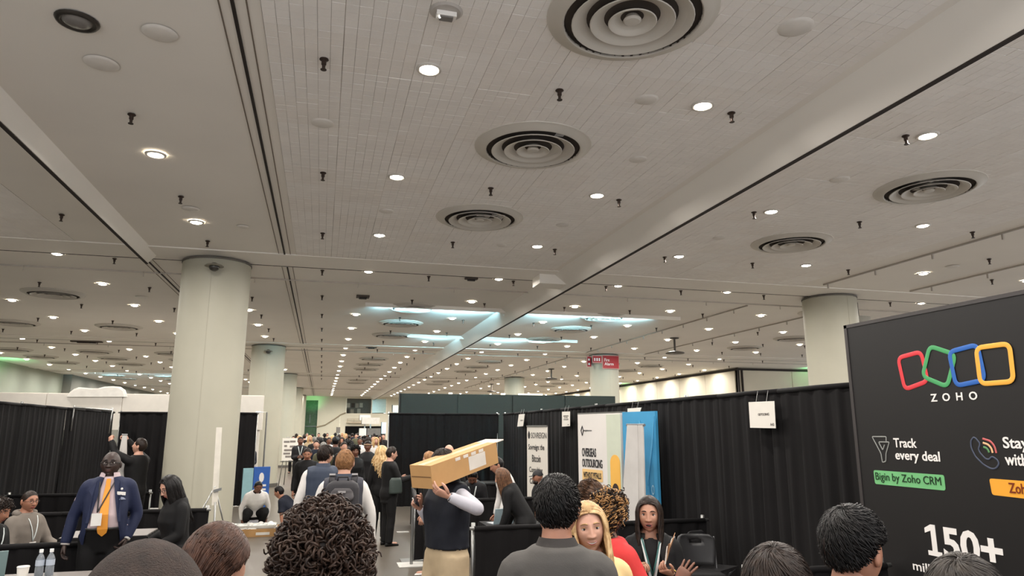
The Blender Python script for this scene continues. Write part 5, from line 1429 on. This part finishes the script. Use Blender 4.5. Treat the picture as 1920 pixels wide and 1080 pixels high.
# two men walking away
person('dark-haired man in a blue quilted vest with white sleeves seen from behind', (611, 835), 9.1, 2, 'fair', hair_comb(.022, .012, 468, .07, 61, .3), HDB,
       dict(head=(-42, 4), armL=dict(ua=(.32, -.08, -.95), fa=(.12, .1, -.98)), wide=1.08), ('vest', dict(ease=.040, lo=.84, sleeve=0, amp=.007), cloth('slate_vest', (54, 62, 78), .6)), [('shirt', dict(ease=.020, lo=.85, amp=.008), WHITE)], ('trousers', dict(), JEAN), vox=.014,
       extras=lambda f, part, root, s, S, MH: collar(f, part, cloth('slate_vest', (54, 62, 78), .6), .05, .02))
def pack_extras(f, part, root, s, S, MH):
    m = mat('backpack_fabric', (44, 42, 46), .7, var=.12, scale=12, bump=.2, bscale=200); m2 = mat('backpack_trim', (150, 146, 146), .4); m3 = mat('backpack_panel', (62, 58, 60), .6)
    def bp(x, z, y): return f.up((x, y, z))
    def rbox(cx, z0, z1, hw, y0, y1, n=16, r=.35):
        rs = []
        for z, k in ((z0, .80), (z0 + .02, .94), (z0 + .05, 1), (z1 - .07, 1), (z1 - .03, .90), (z1, .62)):
            rs.append([bp(cx + hw * k * math.copysign(abs(math.cos(t)) ** r, math.cos(t)), z, (y0 + y1) / 2 + (y1 - y0) / 2 * (.6 + .4 * k) * math.copysign(abs(math.sin(t)) ** r, math.sin(t))) for t in [2 * PI * q / n for q in range(n)]])
        return MB().rings(rs)
    part('backpack', rbox(0, .98, 1.46, .155, -.33, -.13), m)
    part('front_pocket', rbox(0, 1.00, 1.26, .12, -.40, -.30), m3)
    part('upper_pocket', rbox(0, 1.28, 1.40, .11, -.365, -.30), m3)
    part('carry_handle', MB().tube([bp(-.05, 1.45, -.22), bp(-.045, 1.495, -.23), bp(.045, 1.495, -.23), bp(.05, 1.45, -.22)], .011, 6), m)
    for k, (x, z, w_, y) in enumerate(((0, 1.37, .035, -.372), (-.03, 1.23, .03, -.405), (.03, 1.20, .04, -.408), (0, 1.06, .05, -.408), (-.13, 1.08, .012, -.34))):
        part('zip_pull', MB().obox(bp(x, z, y), (w_, 0, 0), (0, .006, 0), (0, 0, .009)), m2, False, False)
    for sg in (-1, 1):
        P = [bp(sg * .10, 1.44, -.17), f.up((sg * .105, -.09, 1.50)), f.up((sg * .108, .02, 1.475)), f.front(sg * .11, 1.38, .045), f.front(sg * .12, 1.25, .05), f.up((sg * .17, .02, 1.08)), bp(sg * .15, 1.04, -.16)]
        part('shoulder_strap', MB().tube(P, .030, 8, 0, True, .35), m)
        part('strap_patch', MB().obox(f.up((sg * .105, -.10, 1.505)), (.028, 0, 0), (0, .02, -.008), (0, .003, .008)), m2, False, False)
    collar(f, part, cloth('slate_vest', (54, 62, 78), .6), .04, .02)
person('sandy-haired man with a dark backpack and white sleeves walking away', (648, 843), 7.1, -4, 'fair', hair_comb(.015, .006, 936, .04, 62, .5, width=.0022), HSB,
       dict(head=(-3, 3), armL=dict(ua=(.36, -.05, -.93), fa=(.02, .15, -.98)), armR=dict(ua=(.36, -.05, -.93), fa=(.02, .15, -.98)), wide=1.04), ('vest', dict(ease=.034, lo=.86, sleeve=0), cloth('charcoal_vest', (66, 66, 74), .7)), [('shirt', dict(ease=.020, lo=.86, amp=.008), WHITE)], ('trousers', dict(), JEAN), vox=.013, extras=pack_extras)
# women in black by the high table
person('woman in black with long wavy blonde hair seen from behind', (716, 838), 13.2, 3, 'fair', hair_long(.42, 170, .024, 40, 71, .036, .014, 0, 0, 1, 1, .05, 17), HBL,
       dict(head=(0, 2), legs=[[(.08, .02, .49), (.07, -.06, .085), 0], [(.08, .0, .49), (.10, .10, .085), 0]]), ('sweater', dict(ease=.02, lo=.80), BLK), None, ('trousers', dict(ease=.006), BLK), (214, 208, 200), vox=.016, gender=1, face=dict(hair2=strandmat('hair_blonde_light', (206, 172, 122), (238, 212, 168))))
person('person with glasses in black reaching out a hand beside the blonde woman', (735, 838), 12.6, -72, 'fair', hair_short(.02, .014, 80, .03, 72), HDB,
       dict(head=(-6, 2), armR=dict(ua=(.15, .4, -.85), fa=(0, .9, .25)), armL=dict(ua=(.2, .3, -.9), fa=(0, .95, .1))), ('coat', dict(ease=.028, lo=.74, flare=.1), BLK), None, ('trousers', dict(), BLK), vox=.016, face=dict(glasses=True),
       extras=lambda f, part, root, s, S, MH: part('shoulder_bag', MB().rings([[f.up((.24 + .05 * math.cos(t), .02 + .13 * math.sin(t) * k, z)) for t in [2 * PI * q / 12 for q in range(12)]] for z, k in ((.92, .9), (.95, 1), (1.15, .95), (1.2, .7))]), mat('bag_green', (52, 62, 58), .6)))
# people in the middle booth
person('bald man standing behind the carried cardboard box', (842, 834), 11.8, 150, 'fair', None, HDB, dict(head=(5, 5)), ('jacket', dict(ease=.026, lo=.78), BLK), None, ('trousers', dict(), BLK), vox=.018)
person('person in dark clothes with white shoes behind the man carrying the box', (806, 846), 9.9, 60, 'fair', hair_short(.014, .006, 60, .02, 74), HSB, dict(head=(10, 12), legs=[[(.09, .05, .49), (.09, .08, .085), 0], [(.09, -.02, .49), (.09, -.14, .09), 0]]), ('jacket', dict(ease=.026, lo=.78), BLK), None, ('trousers', dict(), BLK), (220, 214, 208), vox=.018)
person('seated person in dark clothes with a pale lanyard below the box', (886, 880), 12.6, 165, 'brown', hair_short(.02, .012, 60, .02, 75), HB, dict(lean=.45, head=(0, 30), armR=dict(ua=(.2, .4, -.9), fa=(-.3, .9, -.1)), armL=dict(ua=(.2, .4, -.9), fa=(-.3, .9, -.1)), **SIT), ('jacket', dict(ease=.024, lo=.82), CHAR), None, ('trousers', dict(), BLK), vox=.018, extras=lambda f, part, root, s, S, MH: lanyard(f, part, M_lanw, 1.15, 0, .03, None, .012))
# man carrying the box
PH = []
def carry_extras(f, part, root, s, S, MH):
    sh, el, wr, fa = f.armpts(0); hd = (f.U @ Vector((-.1, .7, .6))).normalized(); PH.append(Vector(root.location) + Matrix.Rotation(root.rotation_euler.z, 3, 'Z') @ ((wr + hd * .105 + Vector((-.045, .0, .02))) * s))
    collar(f, part, cloth('navy_vest', (24, 27, 36), .65), .05, .018)
    part('belt', MB().rings([f.ring(z, .022, 22) for z in (1.0, 1.03)]), mat('belt_black', (20, 18, 18), .4))
    sh, el, wr, fa = f.armpts(1); part('watch', MB().tube([wr - fa * .035, wr - fa * .01], .033, 10), mat('watch_dark', (40, 36, 34), .4))
boxman = person('man in a navy vest and khaki trousers carrying a long cardboard box', (833, 842), 5.75, 112, 'fair', hair_comb(.02, .01, 360, .05, 76), HDB,
       dict(head=(14, 14), armL=dict(ua=(.66, .04, -.18), fa=(-.34, .84, .40), hand=(-.30, .75, .35), palm=(-.5, 0, .85), curl=[.35, .3, .3, .4], spread=.5), armR=dict(ua=(.15, -.06, -.98), fa=(-.15, .62, .66), hand=(-.1, .7, .6), palm=(-.9, 0, .3), curl=.8),
            legs=[[(.10, .06, .49), (.10, .10, .085), 0], [(.10, 0, .49), (.11, -.12, .085), 0]], wide=1.0), ('vest', dict(ease=.040, lo=1.005, sleeve=0, amp=.006), cloth('navy_vest', (24, 27, 36), .65)), [('shirt', dict(ease=.012, lo=1.0, amp=.007), cloth('pale_shirt', (184, 182, 190)))], ('trousers', dict(ease=.028, wide=1.25), KHAKI), vox=.012, extras=carry_extras)
# the box itself: from lower left end to upper right end
A_ = atd(793, 893, 5.35); B_ = atd(911, 849, 6.0)
u_ = (B_ - A_).normalized(); n_ = Vector((u_.y, -u_.x, 0)).normalized(); w_ = n_.cross(u_); w_ = w_ if w_.z > 0 else -w_
L_ = (B_ - A_).length / 2 + .02; c_ = (A_ + B_) / 2
bx = MB().obox(c_, u_ * L_, n_ * .11, w_ * .088).build('cardboard_box', mat('cardboard', (184, 142, 92), .8, var=.08, scale=5))
MB().obox(c_ + n_ * .1105 + w_ * -.005 + u_ * .14, u_ * .11, n_ * .001, w_ * .055).build('shipping_label', mat('label_white', (214, 206, 196), .6), bx)
MB().obox(c_ + w_ * .0885, u_ * (L_ * .99), n_ * .03, w_ * .001).build('tape_strip', mat('tape_tan', (206, 176, 130), .3), bx)
for k in range(4): MB().obox(c_ + n_ * .111 + w_ * .066 + u_ * (-.10 + .1 * k), u_ * .03, n_ * .0015, w_ * .012).build('torn_patch', mat('label_white', (214, 206, 196), .6), bx)
MB().obox(c_ + u_ * (L_ + .05) + w_ * .084, u_ * .07, n_ * .10, w_ * .004 + u_ * .001).build('end_flap', mat('flap_pale', (214, 204, 190), .7), bx)
MB().obox(c_ - u_ * (L_ + .001), u_ * .001, n_ * .10, w_ * .004).build('end_seam', mat('seam_brown', (120, 88, 54), .8), bx)
tag(bx, 'long brown cardboard box carried on a shoulder in the aisle', 'box')
ph = boxman_ph = MB().obox((0, 0, 0), (.037, 0, 0), (0, .004, 0), (0, 0, .075)).build('smartphone', mat('phone_black', (22, 22, 26), .25), None, False, None, tuple(PH[0]))
MB().obox((0, -.0045, 0), (.033, 0, 0), (0, .0006, 0), (0, 0, .069)).build('screen', mat('phone_screen', (34, 38, 48), .1), ph); ph.rotation_euler = (-.5, .45, .9)
tag(ph, 'black smartphone held by the man carrying the box', 'phone')
# right of the box
person('dark-haired man in a white shirt leaning over a table, in profile', (932, 856), 9.9, 85, 'tan', hair_short(.014, .007, 120, .016, 77), HB,
       dict(lean=.42, head=(0, 6), armL=dict(ua=(.15, .45, -.85), fa=(0, .6, -.75)), armR=dict(ua=(.15, .5, -.85), fa=(0, .6, -.75))), ('shirt', dict(ease=.022, lo=.86, amp=.007), WHITE), None, ('trousers', dict(), BLK), vox=.014)
person('woman with long straight brown hair in a black blazer bending over the table', (942, 877), 8.9, 62, 'fair', hair_long(.42, 160, .004, 42, 78, .012, .010), HBR,
       dict(lean=.50, head=(18, 4), armL=dict(ua=(.15, .5, -.85), fa=(0, .7, -.6)), armR=dict(ua=(.15, .5, -.85), fa=(0, .7, -.6))), ('blazer', dict(ease=.026, lo=.76, flare=.08), BLK), None, ('trousers', dict(), BLK), vox=.014, gender=1)
person('bearded man in a black cap seated in front of the roll-up banner', (1008, 882), 12.9, 80, 'tan', cap_mb(), mat('cap_black', (26, 24, 26), .7), dict(head=(4, 4), armR=dict(ua=(.15, .3, -.9), fa=(0, .9, -.1)), armL=dict(ua=(.15, .3, -.9), fa=(0, .9, -.1)), **SIT), ('jacket', dict(ease=.024, lo=.82), BLK), None, ('trousers', dict(), BLK), vox=.016,
       extras=lambda f, part, root, s, S, MH: part('beard', xform(MB().ball((0, .035, -.085), .062, .062, .048, 14, 8), Matrix.Identity(4)), HDB, True))

# group in front of the white backdrop
def grey_extras(f, part, root, s, S, MH):
    b = MB(); n = 24; P = []; Q = []
    for q in range(n + 1):
        a = math.radians(-35) - math.radians(290) * q / n + math.radians(0); a = math.radians(145) + math.radians(250) * q / n
        P.append(f.up((.092 * math.cos(a), .086 * math.sin(a) - .012, 1.470))); Q.append(f.up((.070 * math.cos(a), .068 * math.sin(a) - .006, 1.515)))
    W = [p + (p - f.up((0, -.012, 1.44))).normalized() * .012 + Vector((0, 0, -.022)) for p in P]
    b.add(Q + P + W, [(i, i + 1, n + 2 + i, n + 1 + i) for i in range(n)] + [(n + 1 + i, n + 2 + i, 2 * n + 3 + i, 2 * n + 2 + i) for i in range(n)])
    part('jacket_collar', b, cloth('grey_suit_dark', (62, 58, 56), .8))
    part('lanyard_cord', MB().tube([f.up((.098 * math.cos(a), .092 * math.sin(a) - .012, 1.452)) for a in [math.radians(150 + 24 * q) for q in range(11)]], .0055, 6), M_lany)
person('black-haired man in a grey suit jacket seen from behind', (1044, 891), 2.95, -14, 'tan', hair_comb(.021, .004, 1500, .06, 81, .5, wave=.004, feather=.009, wild=.5), HB,
       dict(head=(-12, 2), wide=.96), ('suit_jacket', dict(ease=.022, lo=.76, shoulder=.0, amp=.004), GREYS), [('shirt', dict(ease=.014, lo=.9), WHITE)], ('trousers', dict(), GREYS), vox=.010, face=dict(hairtop='full'), extras=grey_extras)
def earr(f, part, root, s, S, MH):
    for sg in (-1, 1): part('earring', MB().ball((sg * .084, -.004, -.038), .006, .006, .009, 8, 6), mat('gold', (212, 170, 96), .25, .9), True)
person('smiling woman with long blonde hair in a pale yellow jacket facing the camera', (1102, 941), 3.45, 166, 'fair', hair_long(.36, 190, .005, 57, 82, .014, .011, .08, 0, 1, 1), strandmat('hair_dark_blonde', (150, 112, 76), (206, 170, 122)),
       dict(head=(2, 2), tiltz=.10), ('jacket', dict(ease=.026, lo=.80), cloth('pale_yellow', (224, 192, 138))), None, ('trousers', dict(), BLK), vox=.012, gender=1, face=dict(smile=True, hi=1, hair2=strandmat('hair_blonde_light2', (190, 152, 106), (226, 194, 146))), extras=earr)
def red_extras(f, part, root, s, S, MH):
    m = cloth('taupe_strap', (150, 118, 100)); P = [f.front(-.05, 1.46, .03), f.up((.05, -.03, 1.485)), f.up((.11, -.06, 1.44)), f.back(.13, 1.30, .04), f.back(.15, 1.12, .04), f.back(.12, .95, .045)]
    part('shoulder_strap', MB().tube(P, .022, 8, 0, True, .35), m)
    part('second_strap', MB().tube([p + Vector((-.045, -.002, .004)) for p in P], .012, 6, 0, True, .4), cloth('dark_strap', (70, 30, 34)))
person('woman with curly highlighted hair in a red jacket gesturing with one hand', (1140, 915), 4.0, -58, 'brown', hair_curly(560, .034, .011, .0034, 83, .05, 0, 1, 1), HDB,
       dict(head=(-4, 4), armR=dict(ua=(.40, .15, -.90), fa=(.30, .75, .35), hand=(.35, .45, .7), palm=(-.3, .9, 0), curl=.12, spread=.9, thumb=.1), armL=dict(ua=(.2, .2, -.95), fa=(-.2, .8, .1))), ('jacket', dict(ease=.026, lo=.80), cloth('red', (204, 58, 58))), None, ('trousers', dict(), BLK), vox=.012, gender=1, face=dict(hairtop='curly', hair2=strandmat('hair_highlight', (120, 84, 52), (196, 152, 100))), extras=red_extras)
person('dark-haired person with swept-up hair partly hidden behind the blonde woman', (1106, 902), 4.9, 25, 'brown', hair_comb(.036, .016, 540, .10, 84, .3, fem=1, crown=(0, 20), wave=.004), strandmat('hair_warm_brown', (44, 30, 24), (98, 70, 50)), dict(head=(0, 4)), ('jacket', dict(ease=.024, lo=.8), BLK), None, ('trousers', dict(), BLK), vox=.014, gender=1, face=dict(hairtop='full'))
def ind_extras(f, part, root, s, S, MH):
    earr(f, part, root, s, S, MH); lanyard(f, part, M_lanw, 1.13, .0, .045, None, .011)
    lanyard(f, part, mat('lanyard_green', (40, 92, 88), .5), 1.22, .0, .049, None, .006)
    sh, el, wr, fa = f.armpts(1); part('bracelet', MB().tube([wr + Vector((.036 * math.cos(t), .012 * math.sin(t), .034 * math.sin(t))) - fa * .02 for t in [2 * PI * q / 12 for q in range(13)]], .006, 6), mat('gold', (212, 170, 96), .25, .9))
person('woman with long dark hair, lanyard and black blazer holding cards', (1216, 930), 4.6, 156, 'olive', hair_long(.30, 180, .005, 54, 85, .012, .010, .03, 0, 1), HDB,
       dict(head=(-6, 2), armR=dict(ua=(.20, .10, -.95), fa=(-.35, .70, .62), hand=(-.7, .5, .35), palm=(-.3, .2, -.8), curl=.75), armL=dict(ua=(.22, .10, -.95), fa=(-.35, .75, .45), hand=(-.6, .6, .3), palm=(-.2, -.2, .95), curl=.7)), ('blazer', dict(ease=.028, lo=.78, cut=suitcut), BLK), [('top', dict(ease=.014, lo=.88, hi=1.43), BLK)], ('trousers', dict(), BLK), vox=.011, gender=1, face=dict(open=True, hi=1), extras=ind_extras)
cd = atd(1256, 1040, 4.22)
cr = empty('card_bundle', tuple(cd), .3)
for k in range(6): MB().obox((-.03 + .013 * k, .004 * k, .012 * k * (1 if k % 2 else .6)), (.008, .003, .002 * k), (0, .0015, 0), (.012 + .004 * k, 0, .05)).build('card', mat('card_%s' % 'abc'[k % 3], ((226, 216, 204), (120, 84, 60), (196, 150, 110))[k % 3], .5), cr)
tag(cr, 'small bundle of cards and straps held by the woman with the lanyard', 'cards')
# heads along the bottom edge
person('man with close-cropped dark hair, top of his head at the bottom left', (279, 1003), .98, 12, 'brown', hair_cap(.004, .003, .2, 0, 60, 16, 91), mat('hair_cropped_brown', (50, 36, 29), .8, var=.35, scale=60, bump=.8, bscale=420), dict(head=(6, 2)), ('shirt', dict(ease=.02, lo=.84), CHAR), None, ('trousers', dict(), BLK), vox=.012)
person('person with smooth auburn hair, head at the bottom beside the left column', (410, 978), 2.2, -30, 'fair', hair_comb(.020, .014, 1092, .12, 92, .05, fem=1, crown=(0, 40), width=.0035, feather=.002, wild=.1), HAU, dict(head=(-14, 3)), ('shirt', dict(ease=.02, lo=.84), CHAR), None, ('trousers', dict(), BLK), vox=.014, gender=1, face=dict(hairtop='full'))
person('person with thick dark curly hair at the bottom of the aisle', (611, 950), 2.0, 4, 'tan', hair_curly(2100, .058, .0120, .0034, 93, 0, 0), strandmat('hair_curly_brown', (24, 17, 14), (72, 54, 44)), dict(head=(0, 2)), ('shirt', dict(ease=.02, lo=.84), CHAR), None, ('trousers', dict(), BLK), vox=.012, face=dict(hairtop='curly'))
person('man with swept black hair and faded sides turned to the black backdrop', (1592, 953), 2.3, -62, 'tan', hair_comb(.030, .003, 1612, .08, 94, .6, lift=17, feather=.012, wave=.003, wild=.4), HB, dict(head=(-6, 6), wide=1.05), ('shirt', dict(ease=.022, lo=.84), BLK), None, ('trousers', dict(), BLK), vox=.012, face=dict(hairtop='full'), extras=lambda f, part, root, s, S, MH: collar(f, part, BLK, .035, .016))
person('dark-haired person low at the bottom left of the man with swept hair', (1452, 1020), 1.95, -35, 'fair', hair_comb(.024, .014, 1196, .08, 95, .4), HDB, dict(head=(-8, 4)), ('shirt', dict(ease=.022, lo=.84), BLK), None, ('trousers', dict(), BLK), vox=.014, face=dict(hairtop='full'))
person('person whose dark hair tops the bottom edge before the large numerals', (1802, 1040), 1.75, -50, 'tan', hair_comb(.024, .014, 1196, .08, 96, .3), strandmat('hair_soft_brown', (30, 26, 23), (60, 53, 47)), dict(head=(-8, 4)), ('shirt', dict(ease=.022, lo=.84), BLK), None, ('trousers', dict(), BLK), vox=.014, face=dict(hairtop='full'))

# nearer part of the aisle crowd
person('man in a dark polo looking down, walking towards the camera', (577, 839), 13.6, 178, 'tan', hair_short(.008, .004, 60, .01, 101), HDB, dict(head=(0, 18)), ('polo_shirt', dict(ease=.02, lo=.84), BLK), None, ('trousers', dict(), BLK), vox=.017)
person('man in a dark jacket with a white badge facing the camera by the easel', (564, 819), 22.0, 185, 'brown', hair_short(.014, .008, 40, .02, 102), HB, dict(armR=dict(ua=(.1, .1, -.97), fa=(-.5, .8, .1)), armL=dict(ua=(.1, .1, -.97), fa=(-.5, .8, .1))), ('jacket', dict(ease=.03, lo=.78), CHAR), None, ('trousers', dict(), BLK), vox=.02, extras=lambda f, part, root, s, S, MH: lanyard(f, part, M_lanw, 1.16, 0, .045, M_badge, .01))
person('woman with long dark hair in a grey hood seen from behind in the aisle', (600, 820), 21.0, 8, 'tan', hair_long(.34, 60, .006, 45, 103, .016, .018), HB, None, ('jacket', dict(ease=.03, lo=.78), CHAR), None, ('trousers', dict(), BLK), vox=.02, gender=1)
person('black-haired man with a dark shoulder bag seen from behind in the aisle', (630, 818), 18.5, -12, 'brown', hair_short(.03, .016, 60, .03, 104), HB, dict(wide=1.1), ('jacket', dict(ease=.03, lo=.78), CHAR), None, ('trousers', dict(), BLK), vox=.02, face=dict(hairtop='full'),
       extras=lambda f, part, root, s, S, MH: part('bag_strap', MB().tube([f.front(.12, 1.1, .05), f.up((-.09, -.02, 1.50)), f.back(.0, 1.25, .05), f.back(.14, 1.05, .05)], .03, 6, 0, True, .4), mat('strap_pale', (176, 172, 168), .6)))
person('woman with black curly hair in black looking right, in the aisle', (667, 834), 15.0, 205, 'brown', hair_curly(120, .04, .014, .006, 105, .06, 0, 0, 1), HB, dict(head=(-25, 2)), ('blouse', dict(ease=.022, lo=.8), BLK), None, ('trousers', dict(), BLK), vox=.018, gender=1, face=dict(hairtop='curly'))
person('person with a pale visor and bare arms beside the blonde woman', (690, 827), 17.0, 165, 'brown', hair_short(.02, .012, 40, .03, 106), HDB, None, ('top', dict(ease=.02, lo=.82, sleeve=.4), CHAR), None, ('trousers', dict(), BLK), vox=.02, gender=1,
       extras=lambda f, part, root, s, S, MH: part('visor', MB().tube([(.084 * math.sin(t), .104 * math.cos(t), .045) for t in [2 * PI * q / 16 for q in range(17)]], .012, 6), mat('visor_tan', (176, 146, 116), .6), True))
run_jobs()
for o in list(COL.objects):
    lb = o.get('label', '') if o.parent is None else ''
    for key, nm in (('seated man with glasses in a grey', 'black folding chair under the man in the grey hoodie'), ('curly-haired person in black cut', 'black folding chair under the curly-haired person at the left edge'), ('bearded man in a black cap', 'black folding chair under the man in the cap'), ('seated person in dark clothes with a pale', 'black folding chair under the seated person below the box')):
        if lb.startswith(key): folding_chair(o.location.x, o.location.y, o.rotation_euler.z, nm)

# ---------------------------------------------------------------- far crowd: a few builds, copied person by person
PROTO = []
for k, (sk, hr, hmm, gd, po, tp) in enumerate((('fair', lambda: hair_short(.016, .008, 30, .02, 201), HDB, 0, None, ('jacket', dict(ease=.028, lo=.78), BLK)), ('brown', lambda: hair_short(.012, .006, 30, .02, 202), HB, 0, dict(wide=1.12), ('shirt', dict(ease=.022, lo=.82), WHITE)),
        ('tan', lambda: hair_long(.30, 40, .006, 45, 203, .016, .02), HDB, 1, None, ('blouse', dict(ease=.024, lo=.8), CHAR)), ('fair', lambda: hair_long(.22, 40, .006, 45, 204, .016, .02), HBL, 1, None, ('sweater', dict(ease=.024, lo=.8), WHITE)), ('deep', lambda: hair_curly(60, .035, .014, .007, 205), HB, 1, None, ('jacket', dict(ease=.028, lo=.78), NAVY)), ('fair', lambda: hair_short(.014, .008, 30, .02, 206), HGR, 0, dict(wide=1.08), ('jacket', dict(ease=.03, lo=.76), CHAR)))):
    PROTO.append(person('proto', None, 0, 0, sk, hr(), hmm, po, tp, None, ('trousers', dict(), (BLK, JEAN, CHAR)[k % 3]), vox=.026, gender=gd, bodylow=True, at=(0, -100, 0), H=1.75))
run_jobs()
TOPS = {'black': BLK, 'white': WHITE, 'grey': CHAR, 'navy': NAVY, 'tan': KHAKI, 'pink': cloth('pink', (206, 160, 160)), 'olive': cloth('olive', (84, 82, 62))}
crowd = [(551, 816, 33, 0, 180, 'pink'), (562, 815, 30, 3, 175, 'white'), (571, 813, 34, 0, 0, 'black'), (581, 815, 30, 3, 190, 'tan'), (590, 817, 27, 5, 10, 'grey'), (598, 811, 46, 0, 170, 'black'), (609, 812, 44, 4, 0, 'black'), (586, 813, 40, 2, 20, 'navy'),
         (617, 818, 25, 1, 185, 'white'), (624, 815, 32, 3, 15, 'grey'), (636, 813, 36, 0, 0, 'black'), (641, 818, 24, 2, 178, 'black'), (648, 812, 42, 3, 200, 'white'), (655, 814, 36, 0, 10, 'grey'), (661, 811, 48, 1, 0, 'navy'), (668, 812, 40, 0, 180, 'olive'),
         (652, 821, 21, 4, 5, 'black'), (675, 818, 24, 1, 190, 'white'), (683, 816, 27, 4, 175, 'black'), (691, 817, 25, 2, 5, 'black'), (699, 815, 30, 0, 185, 'tan'), (705, 818, 23, 3, 170, 'white'), (712, 815, 29, 2, 180, 'black'), (719, 812, 33, 0, 178, 'black'), (678, 812, 50, 5, 0, 'grey'), (645, 826, 17.6, 0, 185, 'black'), (607, 826, 17.8, 5, 2, 'olive'),
         (556, 812, 48, 2, 0, 'grey'), (576, 811, 52, 5, 180, 'white'), (614, 811, 52, 0, 180, 'tan'), (629, 811, 50, 4, 10, 'black'), (642, 811, 54, 3, 175, 'pink'), (671, 811, 55, 0, 0, 'navy'), (688, 811, 52, 2, 180, 'black'), (702, 811, 46, 1, 15, 'grey'), (594, 823, 20, 0, 175, 'navy')]
rel = ['crowd at far left of aisle', 'crowd left of aisle centre', 'crowd in mid aisle', 'crowd right of aisle centre', 'crowd at right of aisle']
hw = ['short dark hair', 'cropped black hair', 'long dark hair', 'blonde hair', 'full black curly hair', 'short grey hair']
KW = ['facing the camera', 'seen from behind']
seen = {}
for k, (x, y, d, pr, fc, tc) in enumerate(crowd):
    src = PROTO[pr]; o = copy_tree(src); w_ = atd(x, y, d)
    o.location = (w_.x, w_.y, 0); s_ = max(.9, min(1.08, (w_.z - .015) / 1.75)); o.scale = (s_, s_, s_); o.rotation_euler = (0, 0, math.radians(fc + R.uniform(-15, 15)))
    for ch in o.children:
        if ch.name.split('.')[0] in ('jacket', 'shirt', 'blouse', 'sweater'):
            ch.material_slots[0].link = 'OBJECT'; ch.material_slots[0].material = TOPS[tc]
    lab = '%s, %s top, %s, %s' % (hw[pr], tc, KW[0 if 90 < fc < 270 else 1], rel[min(4, int((x - 545) / 36))])
    if d > 35: lab = 'distant ' + lab
    tag(o, lab, 'person', 'crowd filling the far aisle')
for p in PROTO:
    for ch in list(p.children): bpy.data.objects.remove(ch)
    bpy.data.objects.remove(p)
